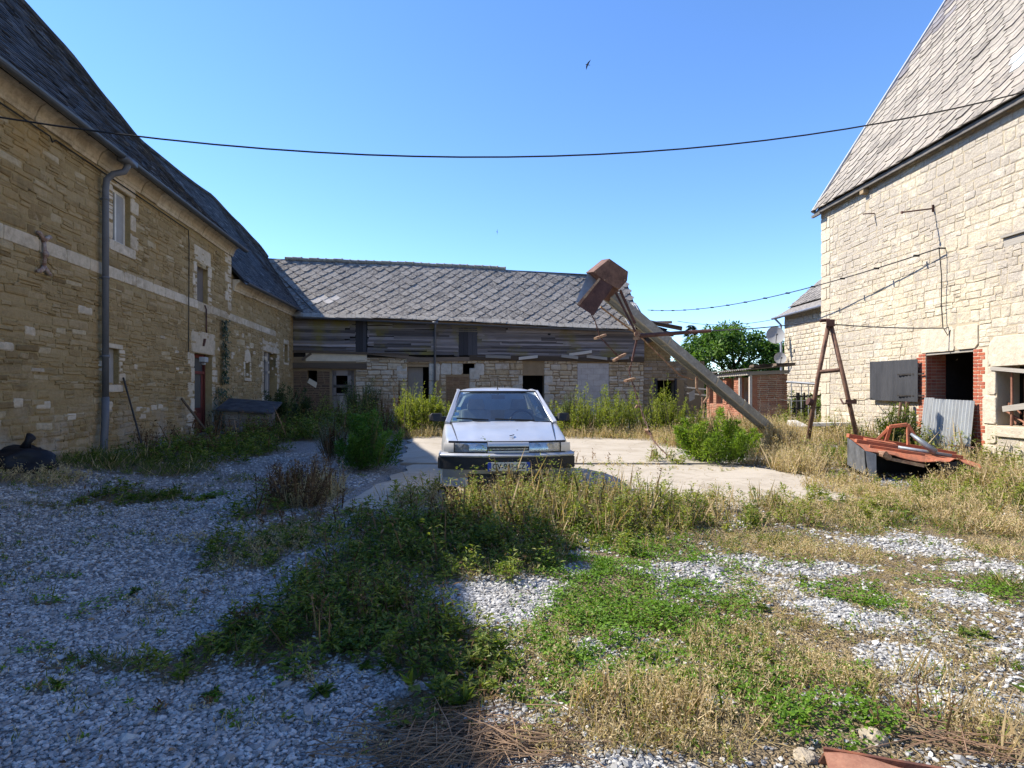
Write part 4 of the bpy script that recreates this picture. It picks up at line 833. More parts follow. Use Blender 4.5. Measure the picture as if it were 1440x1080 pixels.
# barred opening
wi = empty('barred_window'); wi.parent = bn
for k in range(5): m = MB(); x = BW[0]+.26+k*.30; m.tube([(x, .06, BW[2]), (x+.02, .055, 1.3), (x+.01, .06, BW[3]-.02*k)], .022, 8); m.build('bar', RUST_RED, wi)
m = MB(); m.bar((BW[0]-.1, -.03, BW[3]-.04), (BW[0]+1.6, -.06, BW[3]-.22), .05, .07); m.bar((BW[0]+.15, .0, BW[2]+.32), (BW[1], .12, BW[2]+.55), .05, .11); m.build('loose_battens', PLANKGREY, wi)
m = MB(); rr = random.Random(9)
for k in range(16):
    x = BW[0]+.2+rr.random()*1.3; m.tube([(x, .1+rr.random()*.2, BW[2]+.05+rr.random()*.3) , (x+rr.uniform(-.3, .3), .1+rr.random()*.25, BW[2]+.1+rr.random()*.5), (x+rr.uniform(-.4, .4), .15, BW[2]+.02)], .018, 6)
m.build('scrap_iron', RUST_RED, wi)
m = MB(); m.box(PW_[0], PW_[1], -.01, .05, PW_[2], PW_[3]-.05); m.box(PW_[0]-.02, PW_[1], -.06, .04, PW_[3]-.045, PW_[3]); m.build('shutter_board', PLANKGREY, bn)
# open tin shutter flat against the wall, with strap hinges
sh = empty('door_shutter'); sh.parent = bn; xs0, xs1, z0, z1 = RX(1230), RX(1296), 1.24, 2.22
m = MB(); corrugated(m, (xs0, -.13, z0), (xs1-xs0, .035, -.02), (0, 0, z1-z0), 16, .009); m.build('sheet', TIN_DARK, sh)
for q in (z0+.15, z1-.15): m = MB(); m.bar((xs0, -.09, q), (xs1, -.07, q-.02), .03, .08); m.build('ledge', PLANKV, sh)
for zz in (z0+.12, z1-.36): m = MB(); m.bar((xs1-.62, -.15, zz), (xs1+.16, -.06, zz), .012, .035); m.build('strap_hinge', IRON, sh)
# wall irons, cable and wood stub
m = MB(); a = Vector((RX(1314), -.01, RZ(1314, 293)))
m.tube([a, a+Vector((-.02, -.71, -.09))], .017, 7); m.disc(a+Vector((-.02, -.71, -.09)), (0, 1, 0), .03, .03); m.bar(a+Vector((0, -.02, .08)), a+Vector((0, -.02, -.08)), .05, .02); m.build('wall_bracket', RUST_DARK, bn)
m = MB(); a = Vector((RX(1230), -.01, RZ(1230, 300))); m.tube([a, a+Vector((0, -.3, -.02))], .015, 6); m.build('wall_bracket', RUST_DARK, bn)
m = MB(); a = Vector((RX(1330), -.01, RZ(1330, 349))); m.tube([a, a+Vector((0, -.16, .0))], .018, 6); m.tube([a+Vector((0, -.14, 0)), a+Vector((.02, -.10, -.6)), a+Vector((.0, -.09, -1.2)), a+Vector((.02, -.07, -1.72))], .011, 6); m.build('wall_cable', CABLE, bn)
m = MB(); m.hull([(RX(1217)+i*.16, -.16*j, RZ(1219, 273)+.13*k) for i in (0, 1) for j in (0, 1) for k in (0, 1)]); m.build('timber_stub', RAFTER, bn)
m = MB(); m.tube([(RX(1335), -.02, 2.84), (RX(1335), -.12, 2.80), (RX(1336), -.05, 2.66), (RX(1338), -.02, 2.78)], .012, 6); m.build('wire_hook', IRON, bn)
# roof
bs_ = math.atan2(1.57, 1); usb = Vector((0, math.cos(bs_), math.sin(bs_))); LB = 10.15
def bsurf(x, s): return .10*max(0, 1-s/1.0)*.5+.03*mnoise.noise((x*.6, s*.5, 2))
def pickb(x, s, r):
    if abs(x-6.22) < .23 and abs(s-1.55) < .24: return 2
    if (x < .45 and 4.6 < s) or (x < 1.0 and 6.2 < s) or (x < 1.5 and 7.6 < s): return 0 if r.random() < .12 else 1
    return 0
diamond_roof('slates', [TILE_BARN, TILE_DARK, TILE_WHITE], (-.10, -.17, 6.86), (1, 0, 0), usb, 13.2, LB, .46, .66, bsurf, bn, 11, pickb, lift=.034, over=1.0, flat=.22)
m = MB(); O = Vector((-.11, -.15, 6.80)); m.grid([[O+Vector((x, 0, 0))+usb*s for x in (0, XEND+.3)] for s in (0, LB)]); m.grid([[O+Vector((x, .03, -.06))+usb*s for x in (0, XEND+.3)] for s in (0, LB)])
m.grid([[O+Vector((0, 0, 0))+usb*s for s in (0, LB)], [O+Vector((0, .03, -.06))+usb*s for s in (0, LB)]]); m.grid([[O+Vector((x, 0, 0)) for x in (0, XEND+.3)], [O+Vector((x, .03, -.06)) for x in (0, XEND+.3)]])
m.grid([[O+Vector((x, 0, 0))+usb*LB+Vector((0, 5.3*j, -8.3*j)) for x in (0, XEND+.3)] for j in (0, 1)]); m.build('roof_deck', plain('roof_board', (.11, .10, .09), .9), bn)
m = MB(); O = Vector((-.14, -.17, 6.90)); nb = Vector((0, -math.sin(bs_), math.cos(bs_)))
m.bar(O-usb*.05, O+usb*LB, .09, .10, up=nb); m.build('verge_flashing', plain('verge_zinc', (.42, .43, .45), .45, .4, .1), bn)
m = MB(); m.bar((-.1, -.15, 6.80), (XEND, -.15, 6.80), .05, .10); m.bar((-.16, -.19, 6.72), (.3, -.19, 6.72), .07, .07); m.build('eaves_board', plain('eaves_grey', (.13, .12, .11), .8), bn)
for k in range(26): m = MB(); x = .4+k*.42; m.bar((x, -.13, 6.76), (x, .0, 6.9), .07, .09); m.build('rafter_end', RAFTER, bn)

# sheet of corrugated iron leaning in the doorway
cs = empty('corrugated_sheet', rw(BD[0]+.02, 0, 0), bn.rotation_euler.z, 'pale galvanised corrugated sheet leaning in the barn doorway', 'metal sheet')
m = MB(); corrugated(m, (.28, -.26, -.06), (1.26, -.02, -.03), (-.06, .19, 1.36), 13, .024); m.build('wide_sheet', ZINC, cs)
m = MB(); corrugated(m, (.0, -.20, -.06), (.34, -.03, 0), (.0, .16, 1.38), 4, .02); m.build('narrow_sheet', ZINC, cs)
o = rod('door_bar', 'short rusty iron bar lying against the foot of the corrugated sheet in the barn doorway', rw(BD[1]-.25, -.34, .34), rw(BD[1]+.42, -.14, .33), .02, 'iron bar', RUST_DARK)
rod('rusty_post', 'left of two thin rusty posts standing below the dark tin shutter', rw(RX(1275), -.3, .0), rw(RX(1276), -.16, 1.2), .035, 'post', RUST)
rod('rusty_post', 'right of two thin rusty posts standing below the dark tin shutter, next to the brick', rw(RX(1284), -.3, .0), rw(RX(1285), -.15, 1.22), .045, 'post', RUST_DARK)

# ================================================================ HOUSE BEHIND, SHED, GATE
HXo = 13.6; hs_ = empty('house', (HXo-.028*28.4, 28.4, 0), bn.rotation_euler.z, 'pale stone house with grey slate roof standing beyond the brick shed', 'house')
m = MB(); m.box(0, 9, 0, 7, -.1, 5.05); m.add([(0, 0, 5.05), (0, 7, 5.05), (0, 3.5, 7.9)], [(0, 1, 2)]); m.build('wall', MORTAR, hs_)
m = MB(); courses(m, 0, 5.2, .1, 5.0, [], (.15, .24), (.2, .42), .02, (.012, .03), .01, seed=61, drift=.03); m.build('stone_courses', PALE, hs_)
m = MB(); P_ = [[(x, y, z) for x in (-.3, 9.2)] for y, z in ((-.35, 4.98), (.4, 5.42), (3.5, 8.1), (7.2, 4.9))]; m.grid(P_); m.grid([[(x, y, z-.1) for x, y, z in r] for r in P_]); m.grid([P_[0], [(x, y, z-.1) for x, y, z in P_[0]]]); m.grid([[r[0] for r in P_], [(r[0][0], r[0][1], r[0][2]-.1) for r in P_]])
m.build('roof', TILE_BACK, hs_)
us2 = Vector((0, 3.1, 2.68)).normalized(); diamond_roof('slates', TILE_BACK, (-.3, .35, 5.46), (1, 0, 0), us2, 6.5, 4.1, .5, .5, None, hs_, 19)
m = MB(); gutter(m, -.35, 9, 4.96, 4.96, -.42); m.tube([(-.12, -.4, 4.9), (-.1, -.12, 4.6), (-.1, -.1, .2)], .05, 9); m.build('gutter', plain('blue_grey_pipe', (.30, .33, .42), .5, 0, .1), hs_)
def dish(px, py, Yd, r, lab):
    p = P3(px, py, Yd); d = empty('satellite_dish', p, 0, lab, 'satellite dish', 'satellite dishes on the corner of the house'); aim = Vector((-.25, -1, .32)).normalized(); q = aim.to_track_quat('Z', 'Y').to_matrix()
    m = MB(); n = 28; P_ = [[q @ Vector((r*k/6*math.cos(2*math.pi*j/n), r*k/6*math.sin(2*math.pi*j/n)*1.06, .22*r*(k/6)**2)) for j in range(n+1)] for k in range(7)]
    m.grid(P_); m.grid([[v_-aim*.012 for v_ in r_] for r_ in P_]); m.grid([P_[-1], [v_-aim*.012 for v_ in P_[-1]]]); m.build('reflector', DISH, d, smooth=True)
    m = MB(); tip = q @ Vector((0, -r*.25, r*.95)); m.bar(q @ Vector((0, -r*.95, .2*r)), tip, .03); m.hull([tip+Vector((i*.04, j*.05, k*.035)) for i in (-1, 1) for j in (-1, 1) for k in (-1, 1)]); m.build('feed_arm', PIPE, d)
    m = MB(); m.tube([-aim*.05, -aim*.2, P3(1102, py+8, Yd+.25)-p], .03, 7); m.build('mount', GALV, d)
dish(1090, 472, 28.0, .40, 'larger upper satellite dish on the corner of the pale house'); dish(1097, 504, 28.1, .27, 'smaller lower satellite dish on the corner of the pale house')
# brick shed
sx, sy = (1057-720)*21.6/F, 21.6
bsd = empty('brick_shed', (sx, sy, .2), R(-1.5), 'small old red brick shed with open piers and a corrugated roof behind the fallen elevator', 'shed')
SHEDB = stone_blocks('faded_red_brick', [(.33, .135, .08), (.40, .19, .12), (.28, .11, .07), (.38, .22, .15)], (.32, .25, .18), .5, 40, .4); WS, DS, HS = 1.28, 5.4, 1.94
m = MB(); m.box(.03, WS-.03, .03, .2, -.1, HS-.1); m.box(WS-.2, WS-.03, .03, DS, -.1, HS-.1); m.box(.03, WS, DS-.2, DS, -.1, HS-.1); m.build('core', LIMEJOINT, bsd)
m = MB(); courses(m, 0, WS, -.1, HS, [], (.07, .078), (.2, .24), .013, (.008, .02), .004, y=.03, seed=71); m.build('front_wall', BRICK_OLD, bsd)
def side_bricks(nm, y0, y1, z0, z1, mat, seed):
    m = MB(); courses(m, -y1, -y0, z0, z1, [], (.07, .078), (.2, .24), .012, (.006, .016), .003, y=0, seed=seed); m.box(-y1, -y0, .005, .20, z0, z1); o = m.build(nm, mat, bsd)
    o.matrix_local = Matrix(((0, 1, 0, .0), (-1, 0, 0, 0), (0, 0, 1, 0), (0, 0, 0, 1)))
for i, (a, b) in enumerate(((.0, .30), (1.35, 1.85), (2.75, 3.2), (4.05, 4.45), (5.05, DS))): side_bricks('pier', a, b, -.1, HS-.14, SHEDB, 73+i)
side_bricks('low_wall', .36, 5.0, -.1, .75, SHEDB, 79)
m = MB(); m.bar((-.1, -.06, HS-.02), (-.1, DS, HS-.02), .1, .14); m.bar((-.1, -.05, HS-.03), (WS, -.05, HS+.02), .09, .13); m.bar((-.05, -.02, .2), (-.05, -.02, HS-.08), .09, .09); m.bar((-.02, 1.1, .7), (-.02, 1.1, HS-.08), .09); m.build('timber_frame', PLANKGREY, bsd)
m = MB(); corrugated(m, (-.3, -.25, HS+.10), (0, DS+.4, 0), (WS+.5, 0, .16), 26, .025, .012); m.build('roof', plain('fibre_cement_sheet', (.20, .185, .165), .95, 0, .35, 6), bsd)
m = MB(); rr = random.Random(5)
for k in range(7): x = rr.uniform(0, WS+.1); m.hull([(x+.16*a+rr.uniform(-.03, .03), -.2+.2*b, HS+.17+.09*c+.06*x) for a in (-1, 1) for b in (-1, 1) for c in (0, 1)])
m.build('roof_debris', BEAM, bsd)
m = MB(); a = P3(968, 548, 22); b = P3(977, 563, 22)
for z0, dx in ((0, 0), (.22, .05)): m.bar(P3(966, 553, 22.5)+Vector((0, 0, z0)), P3(995, 556, 22.2)+Vector((0, 0, z0)), .12, .05)
m.hull([P3(973+i*4, 550+j*13+i*(-2), 22+k*.3) for i in (-1, 1) for j in (0, 1) for k in (0, 1)]); tag(m.build('plank_stack', PLANKGREY), 'few grey planks propped at the left end of the brick shed', 'planks')
# gate
gt = empty('metal_gate', P3(1107, 595, 21), 0, 'old metal field gate between the brick shed and the pale house, with grass behind', 'gate')
gp = gt.location; L_ = lambda px, py, Yd: P3(px, py, Yd)-gp
m = MB(); m.tube([L_(1106, 537, 21), L_(1147, 540, 20.4)], .04, 8)
m.tube([L_(1147, 540, 20.4), L_(1147, 590, 20.4)], .025, 8)
for px in (1113, 1127, 1137): m.tube([L_(px, 537, 20.8), L_(px, 595, 20.8)], .018, 7)
m.build('gate_frame', plain('gate_grey', (.36, .37, .38), .5, .4, .2), gt)
m = MB(); 
for px in (1122, 1131): m.bar(L_(px, 552, 20.3), L_(px, 606, 20.3), .09 if px == 1122 else .05)
m.bar(L_(1110, 558, 20.3), L_(1160, 556, 20.1), .05); m.bar(L_(1110, 575, 20.3), L_(1160, 573, 20.1), .04); m.build('black_rails', IRON, gt)
# planks and rubble at the foot of the barn corner
for i, (a, b, wd, lab) in enumerate((((1141, 591, 17.0), (1203, 590, 16.6), .10, 'long pale plank lying at the foot of the barn corner'), ((1113, 588, 18), (1132, 597, 17.4), .14, 'short pale board lying askew by the gate'))):
    m = MB(); m.bar(P3(*a)-Vector((0, 0, .12)), P3(*b)-Vector((0, 0, .12)), .3, wd); tag(m.build('plank', plain('bleached_plank', (.42, .40, .36), .85), bevel=.01), lab, 'plank')

# ================================================================ FALLEN GRAIN ELEVATOR, A-FRAME, WIRES
ge = empty('grain_elevator', P3(1075, 600, 17.6), 0, 'rusty grain elevator, long grey trunking leaning from the weeds up to its brown head', 'elevator'); go = ge.location.copy()
E = lambda px, py, Yd: P3(px, py, Yd)-go
A_, B_ = E(850, 408, 14.55), E(1080, 601, 17.7); ax = (B_-A_).normalized()
m = MB(); m.bar(A_, B_, .27, .23); m.build('trunking', GALV, ge, bevel=.02)
sd_ = ax.cross(Vector((0, 0, 1))).normalized(); dn = sd_.cross(ax).normalized()
if dn.z > 0: dn = -dn
fr = sd_ if sd_.y < 0 else -sd_
m = MB()
for k in (-.13, .13): m.bar(A_+dn*.125-fr*k, B_+dn*.125-fr*k, .05, .03)
for k in (.33, .62, .80): p = A_.lerp(B_, k); m.hull([p+ax*a*.03+fr*b*.141+dn*c*.122 for a in (-1, 1) for b in (-1, 1) for c in (-1, 1)])
m.build('flanges', plain('flange_zinc', (.30, .29, .25), .6, .3, .3), ge)
m = MB(); m.tube([A_+dn*.42+ax*.1, A_.lerp(B_, .22)+dn*.36], .022, 7); m.tube([A_.lerp(B_, .22)+dn*.36, A_.lerp(B_, .45)+dn*.5, A_.lerp(B_, .52)+dn*.36], .02, 7); m.build('tie_rods', RUST_SAND, ge)
m = MB()
for k in (.53, .60): p = A_.lerp(B_, k)+dn*.2; m.tube([p, p+Vector((0, 0, -.32)), p+Vector((.12*(1 if k < .55 else -1), 0, -.5))], .035, 8)
p = A_.lerp(B_, .565)+dn*.2; m.tube([p+Vector((0, 0, -.45)), p+Vector((0, 0, -.75))], .02, 6); m.build('clamp', RUST_SAND, ge)
# head: gabled hood, chute of two plates
fp = [(834, 382), (857, 363.5), (883.5, 382), (882, 395), (870.5, 407.5), (849, 395)]
m = MB(); m.hull([E(x, y, 14.15) for x, y in fp]+[E(x-10.5, y+1.5, 14.95) for x, y in fp]); m.build('hood', RUST, ge, bevel=.012)
m = MB()
for q in ((834, 382), (857, 363.5), (883.5, 382), (882, 395), (870.5, 407.5), (849, 395)): m.disc(E(858+(q[0]-858)*.86, 385+(q[1]-385)*.86, 14.145), (0, 1, 0), .018, .012, 8)
m.build('bolts', RUST_SAND, ge)
m = MB(); m.hull([E(842.5, 391, 14.16), E(861, 401.5, 14.16), E(834.7, 444, 14.0), E(811, 428.5, 14.0)]+[E(842.5, 391, 14.19), E(861, 401.5, 14.19), E(834.7, 444, 14.03), E(811, 428.5, 14.03)]); m.build('chute_front', RUST_DARK, ge)
m = MB(); m.hull([E(*p) for p in ((861, 402, 14.17), (869.5, 409, 14.7), (855.5, 424, 14.7), (848, 421, 14.1), (863, 402, 14.17), (871, 409, 14.7), (857, 424, 14.7), (850, 421, 14.1))])
m.build('chute_side', RUST_DARK, ge); m = MB(); m.hull([E(*p) for p in ((827, 384, 14.75), (850, 392, 14.75), (834, 424, 14.65), (809.5, 425, 14.6), (827, 384, 14.78), (850, 392, 14.78), (834, 424, 14.68), (809.5, 425, 14.63))]); m.build('chute_back', plain('dull_zinc', (.34, .36, .38), .7, .1, .25), ge)
m = MB(); m.hull([E(*p) for p in ((842.5, 390.5, 14.14), (811, 428, 13.98), (845, 392.2, 14.13), (814.5, 430, 13.97), (842.5, 390.5, 14.2), (811, 428, 14.05), (843.5, 391.5, 14.2), (812.5, 429, 14.05))]); m.build('chute_lip', RUST_SAND, ge)
m = MB(); m.bar(E(866, 412, 14.35), E(899, 477, 14.2), .09, .05); m.bar(E(872, 408, 14.5), E(893, 455, 14.5), .07, .05); m.bar(E(897, 470, 14.2), E(889, 507, 14.2), .06, .04); m.build('struts', RUST_DARK, ge)
m = MB(); m.disc(E(896, 470, 14.15), (0, 1, 0), .07, .06, 14); m.hull([E(890+i*10, 474+j*4, 14.1+k*.1) for i in (0, 1) for j in (0, 1) for k in (0, 1)]); m.build('pulley', RUST_SAND, ge)
m = MB(); m.tube([E(896, 472.5, 14.2), E(1000, 465, 13.9)], [.055, .04], 9); m.build('stay_pole', RUST_DARK, ge)
def link_chain(m, pts, r=.02):
    L = [Vector(p) for p in pts]
    for a, b in zip(L, L[1:]):
        n = max(1, int((b-a).length/.11)); d = b-a
        for i in range(n):
            p, q = a+d*(i/n), a+d*((i+1.05)/n); o = Vector((.016, 0, 0)) if i % 2 else Vector((0, .016, 0))
            m.tube([p, p.lerp(q, .3)+o, p.lerp(q, .7)+o, q], r*.55, 5); m.tube([p, p.lerp(q, .3)-o, p.lerp(q, .7)-o, q], r*.55, 5)
def paddle_chain(pts, slats, lab):
    o = empty('paddle_chain', P3(*pts[0]), 0, lab, 'chain', 'chains hanging from the elevator'); p0 = o.location.copy()
    m = MB(); link_chain(m, [P3(*p)-p0 for p in pts]); m.build('chain', RUST_DARK, o)
    for a, b in slats: m = MB(); m.bar(P3(*a)-p0, P3(*b)-p0, .09, .05); m.build('paddle', RUST_SAND, o)
paddle_chain([(831, 441, 14.0), (837, 452, 14.0), (841, 465, 14.0), (843, 473, 14.0), (856, 487, 14.0), (868, 500, 14.0), (876, 497, 14.0)], [((837, 476, 13.9), (851, 471, 14.1)), ((863, 507, 13.9), (879, 498, 14.1))], 'shorter rusty paddle chain dangling below the elevator chute')
paddle_chain([(889, 506, 14.1), (885, 522, 14.1), (887, 532, 14.1), (892, 545, 14.0), (897, 562, 13.9), (905, 587, 13.6), (911, 601, 13.3), (917, 617, 13.0), (925, 627, 12.6), (937, 639, 12.2)], [((879, 536, 13.9), (892, 532, 14.1)), ((909, 604, 13.2), (914, 611, 13.3)), ((897, 570, 13.8), (894, 574, 13.8))], 'longer rusty paddle chain trailing from the elevator stay down to the concrete')
# A-frame
af = empty('a_frame', (at(1170, 640, .05)[0], 13.6, 0), 0, 'tall rusty A-frame trestle with wires standing in the weeds near the barn corner', 'trestle'); ao = af.location.copy()
Q = lambda px, py, Yd: P3(px, py, Yd)-ao
for L_q in ([Q(1166, 452, 13.6), Q(1150, 533, 13.75), Q(1133, 640, 14.0)], [Q(1168, 455, 13.6), Q(1186, 530, 13.4), Q(1211, 642, 13.1)]): m = MB(); m.tube(L_q, .048, 10); m.build('leg', RUST, af, smooth=True)
m = MB(); m.tube([Q(1153, 523, 13.7), Q(1184, 520, 13.45)], .045, 8); m.build('crossbar', RUST, af); m = MB(); m.hull([Q(1162+i*12, 449+j*10, 13.5+k*.2) for i in (0, 1) for j in (0, 1) for k in (0, 1)]); m.tube([Q(1153, 451, 13.6), Q(1166, 450, 13.6)], .04, 8); m.build('head_plate', RUST_DARK, af, bevel=.01)
m = MB(); m.hull([Q(1189+i*16, 562+j*6, 13.2+k*.15) for i in (0, 1) for j in (0, 1) for k in (0, 1)]); m.tube([Q(1182, 561, 13.2), Q(1186, 568, 13.1), Q(1192, 567, 13.1)], .02, 6); m.disc(Q(1139, 565, 13.85), (1, 0, -.3), .09, .1, 10); m.build('fittings', RUST_DARK, af)
def catenary(a, b, sagd, n=28): a, b = Vector(a), Vector(b); return [a.lerp(b, i/n)-Vector((0, 0, sagd*4*(i/n)*(1-i/n))) for i in range(n+1)]
def wire(nm, lab, a, b, sagd, r, mat=CABLE, cat='cable', beads=0):
    m = MB(); p = catenary(a, b, sagd); m.tube(p, r, 7)
    if beads:
        for i in range(1, 28, 2): m.tube([p[i]-Vector((.06, 0, 0)), p[i]+Vector((.06, 0, 0))], r*1.9, 6)
    return tag(m.build(nm, mat), lab, cat)
wire('overhead_cable', 'thick black cable sagging across the whole yard from the farmhouse to the barn', lw(6.95, -.02, 4.82), rw(18.09-9.2, -.03, 6.5), 1.05, .0105)
wire('beaded_cable', 'beaded cable strung from the barn wall to the outbuilding roof end', rw(RX(1330), -.15, RZ(1330, 349)), bw(XE+.1, -.3, BZ(905, 437)), .45, .014, CABLE, 'cable', 1)
wire('thin_wire', 'thin wire reaching from the ruined roof end across to the pale house', bw(XE+1.6, -.4, BZ(958, 453)), P3(1098, 447, 28.2), .25, .012)
wire('stay_wire', 'stay wire from the A-frame head to the elevator pole', P3(1153, 451, 13.6), P3(998, 465, 13.9), .04, .013, WIRE, 'wire')
wire('stay_wire', 'stay wire from the A-frame head to the hook over the barn door', P3(1172, 456, 13.6), rw(RX(1335), -.12, 2.82), .03, .013, WIRE, 'wire')
wire('fence_wire', 'low upper wire tying the brick shed corner to the A-frame leg', P3(1095, 561, 21.4), P3(1143, 562, 13.85), .05, .010, WIRE, 'wire'); wire('fence_wire', 'low slack wire from the A-frame leg to the dark tin shutter', P3(1200, 561, 13.2), rw(RX(1232), -.14, 1.3), .05, .010, WIRE, 'wire')

# ================================================================ CAR
PAINT = NT('silver_paint'); n = PAINT.noise(2.5, 6, .7); n2 = PAINT.noise(45, 3)
PAINT.b.inputs['Coat Weight'].default_value = .35; PAINT.b.inputs['Coat Roughness'].default_value = .12
PAINT = PAINT.fin(PAINT.mix(PAINT.ramp(n2, [(.64, 0.), (.74, .3)]), PAINT.ramp(n, [(.3, (.42, .43, .455)), (.7, (.49, .50, .525))]), (.38, .36, .33)), PAINT.ramp(n, [(.3, .30), (.7, .42)]), None, .45, .5)
BUMPER = plain('black_bumper', (.022, .022, .024), .55, 0, .2, 8); TRIM = plain('black_trim', (.02, .02, .022), .5, 0, .15, 9); SEAT = plain('grey_seat', (.17, .18, .20), .9, 0, .15, 9); CABIN = plain('cabin_plastic', (.17, .20, .21), .6, 0, .15, 4)
TYRE = plain('tyre_rubber', (.025, .025, .025), .85, 0, .2); HUB = plain('wheel_cover', (.34, .34, .33), .45, .4, .15); PLATEW = plain('plate_white', (.60, .58, .48), .5, 0, .06); PLATEB = plain('plate_blue', (.03, .07, .36), .5, 0, .1); INK = plain('plate_ink', (.015, .015, .015), .6); STICK = plain('sticker_white', (.70, .78, .80), .6, 0, .05); STICKB = plain('sticker_cyan', (.12, .48, .62), .6, 0, .1); CHROME = plain('dull_chrome', (.55, .55, .57), .2, .8, .1)
t = NT('window_glass'); t.b.inputs['Base Color'].default_value = (0, 0, 0, 1); gl = t.n('BsdfGlossy', {'Color': (.9, .95, 1), 'Roughness': .02}); tr = t.n('BsdfTransparent', {'Color': (.80, .93, .93)}); fr_ = t.n('Fresnel', {'IOR': 1.5}); mx = t.n('MixShader', {0: t.math('ADD', fr_.outputs[0], .05), 1: tr.outputs[0], 2: gl.outputs[0]})
du = t.n('BsdfDiffuse', {'Color': (.5, .5, .48)}); mx2 = t.n('MixShader', {0: t.math('MULTIPLY', t.noise(2.5, 5, .7), .04), 1: mx.outputs[0], 2: du.outputs[0]}); t.t.links.new(mx2.outputs[0], t.out.inputs[0]); GLASS = t.m
t = NT('lamp_lens'); gl = t.n('BsdfGlossy', {'Color': (.9, .93, .95), 'Roughness': .05}); tr = t.n('BsdfTransparent', {'Color': (.86, .88, .90)}); mx = t.n('MixShader', {0: t.ramp(t.vor(60), [(0, .06), (.6, .16)]), 1: tr.outputs[0], 2: gl.outputs[0]}); t.t.links.new(mx.outputs[0], t.out.inputs[0]); LENS = t.m
REFL = plain('lamp_reflector', (.40, .40, .41), .6, .15, .25, 14, .5, .4); AMBER = plain('pale_indicator', (.62, .58, .52), .3, .2, .1)
car = empty('parked_car', (-.045, 7.47, .035), math.atan(.089), 'silver hatchback car with black bumper parked facing the camera in weeds on the concrete', 'car')
ST = [  # y, half width, shoulder z, shoulder half width, centre z, sill z
 (.10, .72, .775, .70, .79, .34), (.22, .795, .80, .735, .825, .32), (.42, .825, .835, .755, .868, .42), (.56, .838, .86, .762, .893, .60), (.83, .845, .905, .772, .935, .66), (1.08, .846, .95, .78, .975, .60), (1.22, .846, .968, .785, .99, .42), (1.4, .846, .98, .785, .93, .26),
 (2.2, .85, .99, .785, .90, .26), (3.0, .85, 1.0, .78, .90, .26), (3.25, .85, 1.005, .775, .9, .5), (3.5, .845, 1.01, .77, .92, .64), (3.75, .84, 1.01, .75, .96, .5), (3.95, .82, 1.0, .72, .98, .32), (4.03, .76, .96, .68, .95, .34)]
def topz(x, y):
    for a, b in zip(ST, ST[1:]):
        if y <= b[0]:
            k = max(0, (y-a[0])/(b[0]-a[0])); zs, ws, zc = lerp(a[2], b[2], k), lerp(a[3], b[3], k), lerp(a[4], b[4], k); return zs+(zc-zs)*(1-(x/ws)**2)
    return .98
m = MB(); prof = []
for y, w_, zs, ws, zc, zb in ST:
    half = [(w_-.03, zb), (w_, max(zb+.05, .50)), (w_, max(zb+.08, .62)), (w_-.012, zs-.08), (ws+.02, zs-.012), (ws, zs), (ws*.62, zs+(zc-zs)*.62), (0, zc)]
    prof.append([(x, y, z) for x, z in half]+[(-x, y, z) for x, z in half[-2::-1]])
k = len(prof[0])
for i in range(len(prof)-1):
    for j in range(k-1):
        mi = 1 if (ST[i][0] >= 1.2 and ST[i][0] < 3.9 and 5 <= j <= 8) else 0
        m.add([prof[i][j], prof[i][j+1], prof[i+1][j+1], prof[i+1][j]], [(0, 1, 2, 3)], mi)
m.add(prof[0], [tuple(range(k))]); m.add(prof[-1], [tuple(range(k))])
bm = bmesh.new()
o = m.build('body', [PAINT, CABIN], car, smooth=True); bm.from_mesh(o.data); bmesh.ops.remove_doubles(bm, verts=bm.verts, dist=.001); bmesh.ops.recalc_face_normals(bm, faces=bm.faces); bm.to_mesh(o.data); bm.free(); q_ = o.modifiers.new('sub', 'SUBSURF'); q_.levels = q_.render_levels = 2
bow = lambda x: .17*(abs(x)/.84)**2.6
def bowed(m, x0, x1, z0, z1, off, th=.05, n=24, mi=0, lean=0.):
    F_, B_ = [], []
    for i in range(n+1):
        x = lerp(x0, x1, i/n); y = bow(x)+off; F_.append([(x, y, z0), (x, y-lean*.25, lerp(z0, z1, .5)), (x, y+lean, z1)]); B_.append([(x, y+th, z0), (x, y+th, lerp(z0, z1, .5)), (x, y+th+lean, z1)])
    m.grid(F_, mi); m.grid(B_, mi); m.grid([[f[0] for f in F_], [b[0] for b in B_]], mi); m.grid([[f[-1] for f in F_], [b[-1] for b in B_]], mi); m.grid([F_[0], B_[0]], mi); m.grid([F_[-1], B_[-1]], mi)
# bonnet
m = MB(); ys = [.055, .075, .10, .2, .35, .5, .7, .9, 1.05, 1.13]; P_ = []
for y in ys:
    row = []
    for i in range(25):
        s = i/12-1; hw = lerp(.605, .705, (y-.05)/1.08); x = s*hw; yy = y+bow(x)*(.95 if y < .3 else .95*(1-(y-.3)/.9) if y < 1.2 else 0)*1.0-.0; yy = y+bow(x)*max(0, 1-y/1.2)-.05*(1-s*s)*(y > .9)
        z = topz(x, max(.1, y))+.018-(.028 if y < .06 else .007 if y < .08 else 0); z += .008*math.exp(-((abs(x)-.40)/.03)**2) if y > .09 else 0; row.append((x, yy, z))
    P_.append(row)
m.grid(P_); m.grid([[P_[j][e][:] for j in range(len(ys))] if 0 else [p for p in P_[0]] for e in (0,)]+[[(x, y+.02, z-.03) for x, y, z in P_[0]]])
for e in (0, -1): m.grid([[r[e] for r in P_], [(r[e][0], r[e][1], r[e][2]-.03) for r in P_]])
m.build('bonnet', PAINT, car, smooth=True)
m = MB()
for s in (-1, 1):
    m.tube([(s*lerp(.617, .717, (y-.05)/1.08), y+bow(.62)*max(0, 1-y/1.2), topz(.65, max(.1, y))+.010) for y in ys[1:]], .006, 5)
